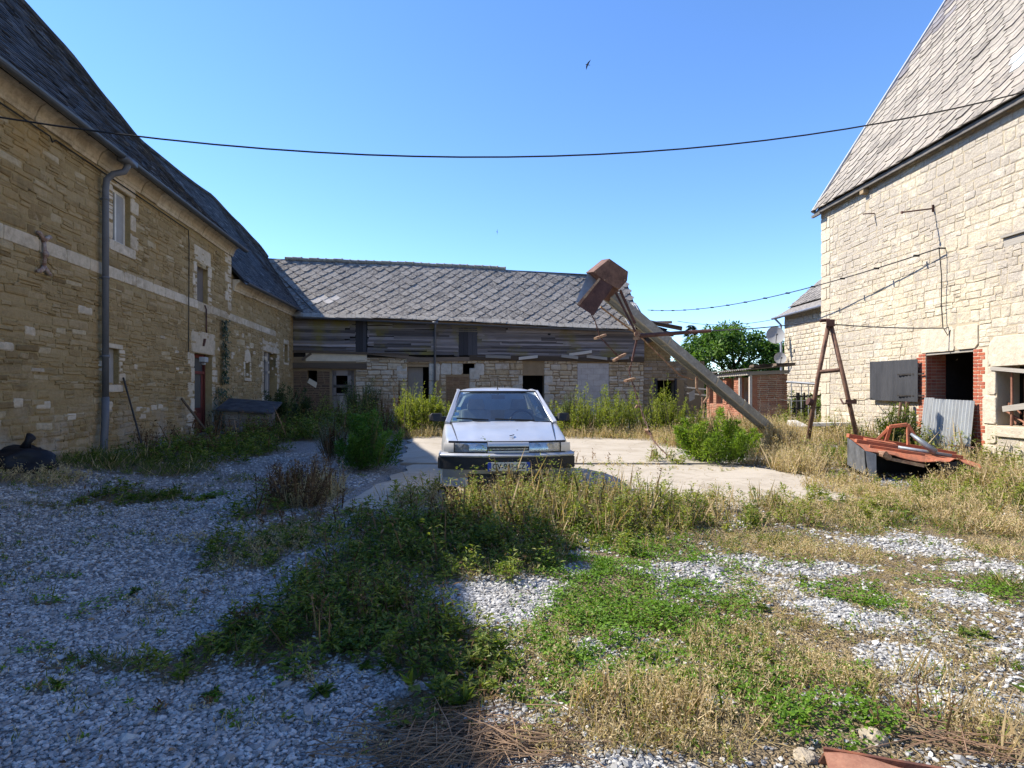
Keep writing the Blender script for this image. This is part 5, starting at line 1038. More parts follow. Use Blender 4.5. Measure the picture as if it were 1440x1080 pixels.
m.tube([(x, .05+bow(x), topz(x, .1)-.016) for x in np.linspace(-.605, .605, 15)], .007, 5); m.build('panel_gaps', TRIM, car)
m = MB(); 
for dz in (0, .02): m.bar((.0+.06, .19, .862+dz*.0), (.03+.06, .22+dz*2, .868), .012, .006); m.bar((.06, .19+dz*2, .862), (.035, .175+dz*2, .858), .012, .006)
m.build('emblem', TRIM, car); m = MB(); m.disc((.165, .55, topz(.165, .55)+.019), (0, 0, 1), .011, .004, 10); m.build('washer_jet', TRIM, car)
# front end
m = MB(); bowed(m, -.255, .255, .735, .79, -.012, .06, lean=.02); bowed(m, -.255, .255, .664, .686, -.015, .06); m.build('grille_panel', PAINT, car, smooth=True)
m = MB(); bowed(m, -.25, .25, .682, .738, .012, .03); bowed(m, -.74, .74, .60, .80, .045, .04); m.build('grille_recess', TRIM, car)
m = MB(); bowed(m, -.245, .245, .704, .712, -.004, .02); m.build('grille_bar', CHROME, car)
for s in (-1, 1):
    hl = empty('headlight'); hl.parent = car
    a, b = (.262, .665) if s > 0 else (-.665, -.262)
    m = MB(); bowed(m, a, b, .668, .782, -.008, .006, 12, lean=.018); m.build('lens', LENS, hl, smooth=True)
    m = MB(); bowed(m, a, b, .668, .784, .03, .01, 12, lean=.018)
    for c_ in (.36, .53): m.tube([(s*c_, bow(c_)+.004, .725), (s*c_, bow(c_)+.03, .725)], [.052, .02], 18, cap=False)
    m.build('reflector', REFL, hl, smooth=True)
    m = MB(); a, b = (.672, .80) if s > 0 else (-.80, -.672); bowed(m, a, b, .668, .775, -.008, .03, 8, lean=.02); m.build('indicator', AMBER, hl, smooth=True)
    m = MB(); bowed(m, *((.66, .673) if s > 0 else (-.673, -.66)), .668, .782, -.011, .03, 2, lean=.018); m.build('divider', TRIM, hl)
bp = empty('front_bumper'); bp.parent = car
m = MB(); bowed(m, -.842, .842, .612, .656, -.062, .12, 40, lean=.035)
for s in (-1, 1): m.box(s*.84-.02, s*.84+.012, .12, .46, .612, .656)
m.build('silver_strip', PAINT, bp, smooth=False, bevel=.008)
m = MB(); bowed(m, -.845, .845, .462, .606, -.06, .12, 40)
for s in (-1, 1): m.box(s*.84-.03, s*.84+.014, .11, .46, .462, .606)
m.build('black_bumper_bar', BUMPER, bp, bevel=.012)
m = MB(); bowed(m, -.81, .81, .24, .457, .0, .06, 30, lean=-.05)
for s in (-1, 1): m.box(s*.82-.02, s*.82+.005, .16, .40, .27, .457)
m.build('lower_apron', PAINT, bp, smooth=False)
m = MB(); bowed(m, -.50, .50, .20, .45, -.022, .02, 16); m.build('lower_grille', TRIM, bp)
m = MB()
for z0 in (.25, .30, .35): bowed(m, -.40, .40, z0, z0+.012, -.03, .02, 14)
m.build('grille_slats', plain('dark_grey_slat', (.09, .09, .09), .5), bp)
npl = empty('number_plate'); npl.parent = bp
m = MB(); m.box(-.26, .26, -.088, -.075, .445, .555); m.build('plate', PLATEW, npl, bevel=.004)
m = MB(); m.box(-.26, -.215, -.090, -.0875, .445, .555); m.box(.215, .26, -.090, -.0875, .445, .555); m.build('blue_bands', PLATEB, npl)
def lettering(txt, size, nm, mat, parent, loc, rot, extr=.001):
    cu = bpy.data.curves.new(nm, 'FONT'); cu.body = txt; cu.size = size; cu.align_x = 'CENTER'; cu.align_y = 'CENTER'; cu.extrude = extr; cu.offset = size*.012; o = bpy.data.objects.new(nm, cu); COL.objects.link(o)
    dg = bpy.context.evaluated_depsgraph_get(); me = bpy.data.meshes.new_from_object(o.evaluated_get(dg)); bpy.data.objects.remove(o); me.materials.clear(); me.materials.append(mat)
    q = bpy.data.objects.new(nm, me); COL.objects.link(q); q.parent = parent; q.location = loc; q.rotation_euler = rot; return q
o = lettering('CV-943-CZ', .098, 'plate_letters', INK, npl, (0, -.0893, .500), (R(90), 0, 0)); o.scale = (.86, 1, 1)
lettering('F', .03, 'plate_letters', PLATEW, npl, (-.237, -.0905, .468), (R(90), 0, 0))
# greenhouse
m = MB(); RS = [(1.98, 1.405, .585), (2.06, 1.432, .605), (2.3, 1.455, .62), (2.8, 1.468, .625), (3.2, 1.455, .615), (3.48, 1.425, .595)]; P_ = []
for y, z, hw in RS:
    P_.append([(x*hw, y+(-.06*(1-x*x) if y < 2.1 else .05*(1-x*x) if y > 3.4 else 0), z-.045*abs(x)**6-.0*x+.018*(1-x*x)) for x in np.linspace(-1, 1, 15)]+[])
m.grid(P_); m.grid([[(x*.99, y, z-.03) for x, y, z in r] for r in P_]); m.grid([P_[0], [(x*.99, y, z-.03) for x, y, z in P_[0]]])
m.build('roof', PAINT, car, smooth=True)
m = MB()
for s in (-1, 1):
    m.bar((s*.772, 1.20, .965), (s*.600, 2.02, 1.415), .055, .075, up=(s, 0, .3)); m.bar((s*.60, 2.0, 1.412), (s*.622, 2.8, 1.44), .05, .05); m.bar((s*.622, 2.8, 1.44), (s*.59, 3.5, 1.40), .05, .05)
    m.bar((s*.785, 2.3, .98), (s*.628, 2.42, 1.42), .09, .04, up=(s, 0, .3)); m.hull([(s*(.775+d), y, z) for d in (0, -.03) for y, z in ((3.35, .99), (3.95, 1.0))]+[(s*(.60+d), y, z) for d in (0, -.03) for y, z in ((3.38, 1.41), (3.52, 1.40))])
m.build('pillars', PAINT, car, bevel=.01)
def wind(y0, y1, z0, z1, w0, w1, bend, mat, nm, n=14, r=8):
    m = MB(); m.grid([[(lerp(w0, w1, j/r)*x, lerp(y0, y1, j/r)-bend*(1-x*x), lerp(z0, z1, j/r)+.02*math.sin(j/r*3.14)) for x in np.linspace(-1, 1, n+1)] for j in range(r+1)]); return m.build(nm, mat, car, smooth=True)
wind(1.23, 2.0, .972, 1.412, .745, .588, .12, GLASS, 'windscreen')
o = wind(3.92, 3.50, 1.0, 1.405, .66, .56, -.06, GLASS, 'rear_window')
m = MB()
for s in (-1, 1): m.grid([[(s*.775, 1.35, .985), (s*.78, 2.3, .99), (s*.77, 3.4, 1.0)], [(s*.61, 2.02, 1.40), (s*.625, 2.4, 1.42), (s*.60, 3.4, 1.40)]])
m.build('side_windows', GLASS, car)
m = MB()    # black edging of the windscreen and the scuttle
for k_ in range(14): pass
xs = np.linspace(-1, 1, 17)
m.tube([(.745*x, 1.215-.12*(1-x*x), .978) for x in xs], .016, 6); m.tube([(.588*x, 1.99-.12*(1-x*x), 1.418) for x in xs], .014, 6); m.tube([(-.745, 1.215, .978), (-.588, 1.99, 1.418)], .013, 6); m.tube([(.745, 1.215, .978), (.588, 1.99, 1.418)], .013, 6)
m.grid([[(.74*x, 1.12-.10*(1-x*x), topz(.74*x, 1.12)+.012) for x in xs], [(.745*x, 1.22-.12*(1-x*x), .972) for x in xs]]); m.build('windscreen_seal', TRIM, car)
for x0, x1, z1_ in ((-.64, -.14, 1.005), (-.10, .52, .995)):
    wp = empty('wiper'); wp.parent = car; m = MB(); sy_ = lambda x: 1.20-.12*(1-(x/.745)**2)
    m.bar((x1, sy_(x1)-.03, .985), (lerp(x1, x0, .55), sy_(lerp(x1, x0, .55))-.01, 1.012), .014, .014); m.build('arm', TRIM, wp); m = MB(); m.bar((x0, sy_(x0)+.02, z1_+.035), (x1-.05, sy_(x1)-.0, z1_+.012), .012, .02); m.build('blade', TRIM, wp)
for s in (-1, 1):
    mr = empty('door_mirror'); mr.parent = car; m = MB()
    m.hull([(s*x, y, z) for x, y, z in ((.85, 1.50, .99), (.86, 1.40, .985), (.97, 1.39, .985), (1.035, 1.42, 1.0), (1.04, 1.44, 1.07), (1.0, 1.42, 1.105), (.88, 1.42, 1.105), (.85, 1.47, 1.09), (.86, 1.56, .99), (1.03, 1.54, 1.0), (1.03, 1.54, 1.08), (.87, 1.56, 1.10))]); m.build('shell', BUMPER, mr, bevel=.015)
    m = MB(); m.hull([(s*x, y, z) for x in (.78, .87) for y in (1.44, 1.54) for z in (.98, 1.05)]); m.build('foot', BUMPER, mr)
m = MB(); m.tube([(0, 2.05, 1.44), (0, 2.06, 1.50), (-.0, 2.10, 1.66)], [.010, .006, .003], 6); m.hull([(i*.02, 2.03+j*.05, 1.438+k*.02) for i in (-1, 1) for j in (0, 1) for k in (0, 1)]); m.build('aerial', TRIM, car)
for s in (-1, 1):
    stt = empty('front_seat'); stt.parent = car; m = MB(); m.hull([(s*.34+i*.23, 2.0+j*.1, z+.0) for i in (-1, 1) for j, z in ((0, .9), (1, .9), (1, 1.14), (1.6, 1.14))]); m.build('backrest', SEAT, stt, bevel=.04); m = MB()
    m.hull([(s*.34+i*.135*(1 if z < 1.25 else .8), 2.08+j*.09, z) for i in (-1, 1) for j in (0, 1) for z in (1.14, 1.2, 1.30)]); m.build('headrest', SEAT, stt, bevel=.035)
m = MB(); m.hull([(x, y, z) for x in (-.66, .66) for y, z in ((3.1, .93), (3.25, 1.1), (3.3, .93), (3.15, .93))]); m.build('rear_bench', SEAT, car, bevel=.04)
m = MB(); m.hull([(x, y, z) for x in (-.72, .72) for y, z in ((1.25, .93), (1.5, .985), (1.62, .955), (1.62, .85))]); m.build('dashboard', CABIN, car, bevel=.02)
m = MB(); n = 28; c = Vector((.36, 1.78, .96)); aq = Vector((0, -.9, .42)).to_track_quat('Z', 'Y').to_matrix(); m.tube([c+aq @ Vector((.18*math.cos(a), .18*math.sin(a), 0)) for a in np.linspace(0, 2*math.pi, n+1)], .015, 7); m.build('steering_wheel', TRIM, car, smooth=True)
m = MB(); m.hull([(i*.105, 1.90+j*.03, 1.335+k*.032) for i in (-1, 1) for j in (0, 1) for k in (-1, 1)]); m.bar((0, 1.93, 1.36), (0, 1.95, 1.42), .02); m.build('rear_view_mirror', TRIM, car, bevel=.012)
m = MB(); 
for z_, mt in ((1.145, 0), (1.07, 1), (1.0, 0)):
    k = (z_-.972)/.44; x = -lerp(.745, .588, k)+.075; y = lerp(1.23, 2.0, k)-.12*(1-(x/lerp(.745, .588, k))**2)+.012+.0; m.add([(x-.035, y, z_), (x+.03, y-.006, z_), (x+.03, y+.07, z_+.045), (x-.035, y+.075, z_+.045)], [(0, 1, 2, 3)], 1 if z_ > 1.1 else 0)
m.build('stickers', [STICK, STICKB], car)
for x in (-.715, .715):
    for y in (.83, 3.37):
        wl = empty('wheel', (x, y, .285)); wl.parent = car; m = MB(); sg = -1 if x < 0 else 1
        n = 36; pr = [(-.085, .19), (-.09, .25), (-.075, .278), (-.03, .286), (.03, .286), (.075, .278), (.09, .25), (.085, .19)]
        m.grid([[(o_, r_*math.cos(2*math.pi*i/n), r_*math.sin(2*math.pi*i/n)) for o_, r_ in pr] for i in range(n+1)]); m.build('tyre', TYRE, wl, smooth=True); m = MB(); m.tube([(sg*.05, 0, 0), (sg*.078, 0, 0), (sg*.085, 0, 0)], [.19, .185, .09], 24); m.build('wheel_cover', HUB, wl)
    m = MB()
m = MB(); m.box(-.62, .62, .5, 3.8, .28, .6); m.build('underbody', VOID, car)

# ================================================================ ORANGE MOWER BED, IRON BEAM, STONES, STICKS
mo = empty('orange_machine', (at(1285, 676)[0], 10.0, 0), 0, 'broken orange farm machine with torn hood and hitch frame before the barn door', 'machine'); mo_ = mo.location.copy()
K = lambda px, py, Yd: P3(px, py, Yd)-mo_
LN, LF, RN, RF = K(1217, 632, 9.95), K(1193, 614.5, 10.9), K(1386, 656, 9.5), K(1342, 640, 10.7)
def onp(u, v_, dz=0): return LN.lerp(RN, u).lerp(LF.lerp(RF, u), v_)+Vector((0, 0, dz))
m = MB(); rr = random.Random(3); P_ = []
for i in range(25):
    u = i/24; row = []
    for j in range(9):
        v_ = j/8; d = 0
        if j == 0: d = -.02-.05*(.25 < u < .62)*math.sin((u-.25)/.37*3.14)+.09*math.exp(-((u-.77)/.05)**2)-.03*(u > .9)
        if j == 1: d = .05*math.exp(-((u-.77)/.07)**2)
        row.append(onp(u, v_, d+.008*mnoise.noise((u*9, v_*5, 2))))
    P_.append(row)
m.grid(P_); m.grid([[p-Vector((0, 0, .012)) for p in r] for r in P_]); m.grid([[r[0] for r in P_], [r[0]-Vector((0, 0, .012)) for r in P_]])
m.build('hood', ORANGE, mo)
m = MB(); m.bar(onp(0, .55, .03), onp(.95, .55, .03), .10, .06); m.bar(onp(-.01, .98, .03), onp(1., .98, .03), .12, .07); m.bar(onp(.08, .28, .02), onp(.55, .22, .02), .07, .045); m.hull([onp(u, v_, z) for u in (.13, .42) for v_ in (.75, .93) for z in (0, .05)]); m.build('ribs', ORANGE, mo, bevel=.006)
m = MB(); m.hull([LN+Vector((-.02, 0, -.02)), LF+Vector((-.02, 0, -.02)), LN+Vector((.02, .02, -.42)), LF+Vector((-.02, 0, -.5)), LN+Vector((0, .02, -.02)), LF+Vector((.01, 0, -.02)), LN+Vector((.05, .03, -.42)), LF+Vector((.01, 0, -.5))])
m.hull([onp(0, 0, -.02), onp(.09, -.02, -.05), onp(.08, -.1, -.46), onp(.02, -.08, -.48), onp(0, .03, -.02), onp(.09, .02, -.05), onp(.08, -.06, -.46)])
m.build('side_plate', plain('scuffed_grey_steel', (.13, .135, .145), .6, .3, .45, 4), mo)
m = MB(); m.hull([onp(u, v_, z) for u, z in ((.63, -.07), (.63, -.24), (.98, -.05), (.95, -.26), (.78, .02)) for v_ in (.0, .03)]); m.hull([onp(1., v_, z) for v_ in (0, 1) for z in (-.02, -.5)]+[onp(.985, v_, z) for v_ in (0, 1) for z in (-.02, -.5)]); m.hull([onp(u, .96+v_, z) for u in (0, 1) for v_ in (0, .02) for z in (-.02, -.72)]); m.build('shade_skirt', plain('hollow_shade_black', (.03, .03, .032), .7, .1, .3), mo)  # near-black panels paint the shade in the hollow under the hood
m = MB(); m.tube([onp(.12, .1, -.05), onp(.16, -.05, -.03), onp(.2, -.02, -.08)], [.04, .06, .05], 9); m.bar(onp(.2, .05, -.1), onp(.5, .0, -.13), .06, .05); m.build('torn_edge', RUST_SAND, mo)
hf = [(1245, 620, 10.55), (1251, 600, 10.5), (1276, 597, 10.4), (1289, 619, 10.35)]
m = MB(); [m.bar(K(*a), K(*b), .075, .06) for a, b in zip(hf, hf[1:])]; m.bar(K(1234, 618, 10.6), K(1249, 603, 10.5), .05); m.bar(K(1276, 597, 10.4), K(1277, 626, 10.3), .04); m.build('hitch_frame', ORANGE, mo, bevel=.008)
m = MB(); m.tube([K(1281, 610, 10.3), K(1297, 622, 10.15), K(1316, 636, 10.0)], [.022, .045, .05], 10); m.tube([K(1263, 629, 10.3), K(1338, 641, 10.0)], .03, 8); m.build('ram', GALV, mo, smooth=True)
# iron beam in the foreground
a, b = Vector(at(1163, 1092)+(0,)), Vector((at(1335, 1128)[0], at(1335, 1128)[1], 0)); ib = empty('iron_beam', a, 0, 'flat rusty iron channel lying in dry grass in the near right foreground', 'iron beam')
d = (b-a).normalized(); n_ = Vector((d.y, -d.x, 0)); Ln = .75; q = lambda u, v_, z: d*u+n_*v_+Vector((0, 0, z))
m = MB(); rows = []
for i in range(14):
    u = Ln*i/13; wv_ = .012*math.sin(i*.9); rows.append([q(u-.02*(i == 0), -.08, .02+wv_), q(u, -.075, .065+wv_), q(u, -.05, .074+wv_), q(u, .10, .068+wv_), q(u+.03*(i == 0), .16, .05+wv_), q(u, .165, .02)])
m.grid(rows); m.grid([[p-Vector((0, 0, .012)) for p in r] for r in rows]); m.grid([rows[0], [p-Vector((0, 0, .012)) for p in rows[0]]]); m.build('channel', RUST_RED, ib)
m = MB(); m.bar(q(0, -.083, .068), q(Ln, -.083, .068), .016, .02); m.build('raised_edge', rust('flaky_rust', (.20, .07, .035), (.09, .04, .03)), ib)
def rock(px, py, s, lab, mat, seed, sq=.6):
    x, y = at(px, py); bmx = bmesh.new(); bmesh.ops.create_icosphere(bmx, subdivisions=3, radius=1)
    for v_ in bmx.verts: c = v_.co; k = 1+.30*mnoise.noise(c*1.5+Vector((seed, 0, 0)))+.08*mnoise.noise(c*5); v_.co = Vector((round(c.x*k*2.2)/2.2*.4+c.x*k*.6, c.y*k, c.z*k*sq))*s
    me = bpy.data.meshes.new('stone'); bmx.to_mesh(me); bmx.free(); me.materials.append(mat); o = bpy.data.objects.new('stone', me); COL.objects.link(o); o.location = (x, y, g(x, y)+s*.12); tag(o, lab, 'stone')
LIM = plain('chalky_stone', (.34, .29, .22), .95, 0, .2, 14, .1, .8)
rock(1228, 1040, .055, 'chalky stone lying behind the rusty beam in the foreground', LIM, 3); rock(1133, 1066, .045, 'pale stone at the left tip of the rusty beam', LIM, 9); rock(1255, 692, .09, 'grey lump of stone in the dry weeds below the orange machine', plain('grey_lump', (.30, .27, .25), .9, 0, .2, 9), 5); rock(1364, 987, .035, 'small rounded stone on the gravel at the right', LIM, 12)
# ================================================================ GRAVEL
bmx = bmesh.new(); bmesh.ops.create_icosphere(bmx, subdivisions=1, radius=1); ICO = np.array([v_.co[:] for v_ in bmx.verts]); ICF = np.array([[v_.index for v_ in f.verts] for f in bmx.faces]); bmx.free()
def ground_z(x, y): return np.array([g(a, b) for a, b in zip(x, y)])
def frustum_pts(n, y0, y1, p=1.0):
    y = np.sqrt(rng.uniform(y0*y0, y1*y1, n)); return rng.uniform(-.90, .90, n)*y, y
def slab_at(x, y): return ((x > -2.25-.05*np.maximum(0, y-10)) & (x < np.where(y < 11.8, 2.7+2.4*np.clip((y-7.6)/.8, 0, 1)-.28*np.maximum(0, y-8.6), 4.1)) & (y > 7.35) & (y < 17.2))
V, Fc, T_ = [], [], []; base = 0
for n, y0, y1, r0, r1 in ((62000, 1.9, 4.6, .006, .015), (52000, 4.6, 8.5, .009, .019), (30000, 8.5, 14, .013, .024), (2200, 1.9, 8, .016, .032)):
    x, y = frustum_pts(n, y0, y1); k = (veg(x, y) < rng.uniform(.2, .95, n)) & ~slab_at(x, y) & (x > -6.0-.1365*y+.5); x, y = x[k], y[k]; n = len(x)
    r = rng.uniform(r0, r1, n)**1.0; pr = 12
    q = ICO[None]*(1+rng.uniform(-.38, .38, (n, 12, 1))); q = q*np.stack([rng.uniform(.8, 1.45, n), rng.uniform(.65, 1.1, n), rng.uniform(.35, .75, n)], 1)[:, None]*r[:, None, None]
    a = rng.uniform(0, 6.28, n); ca, sa = np.cos(a)[:, None], np.sin(a)[:, None]; tx = rng.normal(0, .3, n)[:, None]
    X = q[..., 0]*ca-q[..., 1]*sa; Y = q[..., 0]*sa+q[..., 1]*ca; Z = q[..., 2]+X*tx*.8
    z = ground_z(x, y); V.append(np.stack([X+x[:, None], Y+y[:, None], Z+(z+r*.22)[:, None]], 2).reshape(-1, 3)); Fc.append((ICF[None]+(np.arange(n)*12)[:, None, None]+base).reshape(-1, 3)); base += n*12; T_.append(np.repeat(rng.random(n), 20))
t = NT('gravel_stone'); c = t.ramp(t.attr('tone'), [(0, (.18, .18, .182)), (.45, (.33, .328, .322)), (.8, (.44, .435, .42)), (1, (.58, .57, .55))]); c = t.mix(t.ramp(t.noise(.9, 5, .65), [(.5, 0.), (.7, .3)]), c, (.36, .32, .26))
GRAVEL = t.fin(t.mix(1., c, t.ramp(t.noise(70, 4), [(.3, .8), (.7, 1.1)]), 'MULTIPLY'), .9, None, 0, .2)
tag(npmesh('gravel', np.concatenate(V), np.concatenate(Fc), GRAVEL, np.concatenate(T_)), 'loose pale limestone gravel covering the yard', kind='stuff')

# ================================================================ PLANTS
def nrm(v): return v/np.maximum(np.linalg.norm(v, axis=-1, keepdims=True), 1e-9)
class Leaves:
    def __init__(s): s.a = []
    def add(s, P, D, N, L, W, tone, fold=.12):
        D = nrm(D); Sd = nrm(np.cross(D, N)); N = np.cross(Sd, D); L = L[:, None]; W = W[:, None]
        mid = P+D*L*.45+N*W*fold; tip = P+D*L-N*L*.10
        s.a.append((np.stack([P, mid+Sd*W*.5, tip, mid-Sd*W*.5], 1), tone))
    def count(s): return sum(len(a[0]) for a in s.a)
    def build(s, name, mat, label=None, cat=None, kind=None, parent=None, loc=None):
        v = np.concatenate([a[0] for a in s.a]); tn = np.clip(np.concatenate([a[1] for a in s.a]), 0, 1); n = len(v)
        if loc is not None: v = v-np.array(loc)[None, None]
        b = (np.arange(n)*4)[:, None]; f = np.stack([b+np.array([[0, 1, 2]]), b+np.array([[0, 2, 3]])], 1).reshape(-1, 3)
        o = npmesh(name, v.reshape(-1, 3), f, mat, np.repeat(tn, 2), parent=parent)
        return tag(o, label, cat, None, kind)
def rnd3(n): return nrm(rng.normal(0, 1, (n, 3)))
def up(n, tilt): return nrm(np.stack([rng.normal(0, tilt, n), rng.normal(0, tilt, n), np.ones(n)], 1))
def horiz(n, el=0., sd=.3): a = rng.uniform(0, 2*np.pi, n); e = rng.normal(el, sd, n); return np.stack([np.cos(a)*np.cos(e), np.sin(a)*np.cos(e), np.sin(e)], 1)
def leafy(L, x, y, z, h, nl, ll, lw_, spread=.25, el=.25, tone=(.5, .25), upright=.0, tmin=.08):
    """upright stems with leaves all the way: n plants, nl leaves each"""
    n = len(x); lean = rng.normal(0, .16, (n, 2)); k = np.repeat(np.arange(n), nl); t = rng.uniform(tmin, 1, n*nl)**.8; d = horiz(n*nl, el, .35)
    br = spread*h[k]*rng.uniform(0, 1, n*nl)*(1.05-t)
    P = np.stack([x[k]+lean[k, 0]*t*h[k]+d[:, 0]*br, y[k]+lean[k, 1]*t*h[k]+d[:, 1]*br, z[k]+t*h[k]], 1)
    D = d+np.array([0, 0, 1])*upright; ptone = rng.normal(0, .14, n)
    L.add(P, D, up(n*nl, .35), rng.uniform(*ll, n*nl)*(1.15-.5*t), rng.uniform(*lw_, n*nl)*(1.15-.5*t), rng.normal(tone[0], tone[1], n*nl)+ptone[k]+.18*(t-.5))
    return lean
def stalks(L, x, y, z, h, w=.005, lean=None, tone=.5, sd=.2):
    n = len(x); lean = rng.normal(0, .16, (n, 2)) if lean is None else lean; D = np.stack([lean[:, 0], lean[:, 1], np.ones(n)], 1)
    L.add(np.stack([x, y, z], 1), D, horiz(n, 0, .05), h*1.0, np.full(n, w), rng.normal(tone, sd, n), 0)
    return lean
def scatter(px, py, rx, ry, dn, per_m2):
    n = int(3.14*rx*ry*per_m2*dn*1.25)+1; r = np.sqrt(rng.random(n))*1.22; a = rng.uniform(0, 6.283, n); x, y = px+rx*r*np.cos(a), py+ry*r*np.sin(a)
    wob = .35*np.sin(x*5.1+1.3*y)*np.sin(y*4.3-.7*x)+.25*np.sin(x*13+y*7)*np.sin(y*11-3*x)
    cl = .5+.5*np.sin(x*8.3+2*np.sin(y*5))*np.sin(y*7.7+2*np.sin(x*6))
    k = ~((x > 5.3) & (x < 8.1) & (y > 9.45) & (y < 11.0)) & ~((abs(x+.2) < .8) & (y > 7.5) & (y < 11.4)) & (rng.random(n) > .9*strip(x, y)) & (r+wob*.55 < 1.02) & (rng.random(n) < .35+.75*cl) & (y > 1.7)
    return x[k], y[k]
CL, GR, DG, WD, DD, TL, ST_ = Leaves(), Leaves(), Leaves(), Leaves(), Leaves(), Leaves(), Leaves()
def spec(y, base): return 1/np.clip(y/base, 1, 2.2)
def hmod(x, y): q = .5+.28*np.sin(x*4.1+2.1*np.sin(y*2.7))*np.sin(y*3.7+1.7*np.sin(x*3.1))+.30*np.sin(x*10.3+y*3.1+2*np.sin(y*6))*np.sin(y*9.1-2*x); return .42+.95*np.clip(q, 0, 1)**1.3
for cx, cy, rx, ry, kd, dn, ht0 in PW:
    sc = min(2.0, max(1., cy/5.)); d_ = 1/sc**1.6
    def go_(per):
        global ht
        x, y = scatter(cx, cy, rx, ry, dn, per*d_); ht = ht0*hmod(x, y); return x, y, ground_z(x, y), len(x)
    if kd == 'clover':
        x, y, z, n = go_(3600); hh = ht*(.35+.9*rng.random(n))*(.6+.6*np.sin(x*6+y*3)**2)
        CL.add(np.stack([x, y, z+hh*.8], 1), horiz(n, .05, .25), up(n, .4), rng.uniform(.018, .034, n)*sc, rng.uniform(.014, .026, n)*sc, rng.normal(.5, .22, n))
        x, y, z, n = go_(160); leafy(CL, x, y, z, ht*rng.uniform(.8, 2.0, n), 7, (.02*sc, .045*sc), (.009*sc, .018*sc), .5, .3, (.55, .25))
        x, y, z, n = go_(170); stalks(GR, x, y, z, ht*rng.uniform(.9, 2.4, n), .004*sc, rng.normal(0, .5, (n, 2)))
        x, y, z, n = go_(45); stalks(DG, x, y, z, ht*rng.uniform(.6, 1.8, n), .003*sc, rng.normal(0, .8, (n, 2)))
    elif kd == 'grass':
        x, y, z, n = go_(1100); stalks(GR, x, y, z, ht*rng.uniform(.3, 1.1, n), .0042*sc, rng.normal(0, .65, (n, 2)), .5, .25)
        x, y, z, n = go_(70); leafy(WD, x, y, z, ht*rng.uniform(.5, 1., n), 10, (.025*sc, .05*sc), (.010*sc, .02*sc), .4, .25, (.5, .25))
        x, y, z, n = go_(200); stalks(DG, x, y, z, ht*rng.uniform(.4, 1.2, n), .004*sc, rng.normal(0, .6, (n, 2)))
    elif kd == 'litter':
        x, y, z, n = go_(900); DG.add(np.stack([x, y, z+.004+.012*rng.random(n)], 1), horiz(n, .12, .15), up(n, .3), rng.uniform(.03, .11, n), .003*sc*rng.uniform(.7, 1.6, n), rng.normal(.5, .25, n))
        x, y, z, n = go_(260); stalks(DG, x, y, z, ht*rng.uniform(.5, 1.6, n), .003*sc, rng.normal(0, .8, (n, 2)), .5, .25)
        x, y, z, n = go_(90); leafy(CL if rng.random() < .5 else WD, x, y, z, ht*rng.uniform(.6, 1.6, n), 7, (.018*sc, .035*sc), (.008*sc, .015*sc), .7, .3, (.6, .25))
    elif kd in ('dry', 'drytuft'):
        up_ = .8 if kd == 'dry' else .42
        x, y, z, n = go_(900); stalks(DG, x, y, z, ht*rng.uniform(.3, .9, n), .0030*sc, rng.normal(0, up_*1.2, (n, 2)), .45, .25)
        x, y, z, n = go_(620 if kd == 'dry' else 800); hh = ht*rng.uniform(.45, 1.1, n); l = rng.normal(0, up_*.8, (n, 2)); stalks(DG, x, y, z, hh, .0022*sc, l, .6)
        for q in range(8):
            tq = rng.uniform(.4, 1.02, n); DG.add(np.stack([x+l[:, 0]*hh*tq+rng.normal(0, .012, n), y+l[:, 1]*hh*tq+rng.normal(0, .012, n), z+hh*tq], 1), horiz(n, .5, .6), rnd3(n), rng.uniform(.010, .030, n)*sc, rng.uniform(.0035, .008, n)*sc, rng.normal(.66, .22, n))
        x, y, z, n = go_(200); stalks(GR, x, y, z, ht*rng.uniform(.4, .9, n), .004*sc, rng.normal(0, .6, (n, 2)), .6)
        x, y, z, n = go_(46); leafy(WD, x, y, z, ht*rng.uniform(.4, 1., n), 12, (.02*sc, .045*sc), (.008*sc, .016*sc), .5, .3, (.75, .2))
    elif kd == 'weed':
        x, y, z, n = go_(105); leafy(WD, x, y, z, ht*rng.uniform(.4, 1.1, n), 30, (.03*sc, .075*sc), (.012*sc, .028*sc), .6, .25, (.5, .25))
        x, y, z, n = go_(260); stalks(GR, x, y, z, ht*rng.uniform(.3, .8, n), .005*sc, rng.normal(0, .6, (n, 2)), .4, .25)
        x, y, z, n = go_(150); DD.add(np.stack([x, y, z+ht*rng.uniform(.3, .9, n)], 1), horiz(n, .3, .5), up(n, .4), rng.uniform(.03, .07, n)*sc, rng.uniform(.008, .02, n)*sc, rng.normal(.55, .25, n))
        x, y, z, n = go_(40); stalks(DD, x, y, z, ht*rng.uniform(.5, 1.15, n), .004*sc, rng.normal(0, .25, (n, 2)))
    elif kd == 'weedy':
        x, y, z, n = go_(85); l = leafy(WD, x, y, z, ht*rng.uniform(.45, 1.12, n), 42, (.03*sc, .065*sc), (.010*sc, .022*sc), .45, .3, (.74, .2)); stalks(ST_, x, y, z, ht*.8, .005*sc, l)
        x, y, z, n = go_(360); hh = ht*rng.uniform(.4, 1.05, n); l = rng.normal(0, .3, (n, 2)); stalks(DG, x, y, z, hh, .003*sc, l, .5)
        for q in range(4): tq = rng.uniform(.5, 1.02, n); DG.add(np.stack([x+l[:, 0]*hh*tq, y+l[:, 1]*hh*tq, z+hh*tq], 1), horiz(n, .5, .6), rnd3(n), rng.uniform(.010, .028, n)*sc, rng.uniform(.004, .008, n)*sc, rng.normal(.6, .22, n))
        x, y, z, n = go_(160); stalks(GR, x, y, z, ht*rng.uniform(.3, .8, n), .005*sc, rng.normal(0, .5, (n, 2)), .7)
    elif kd == 'dead':
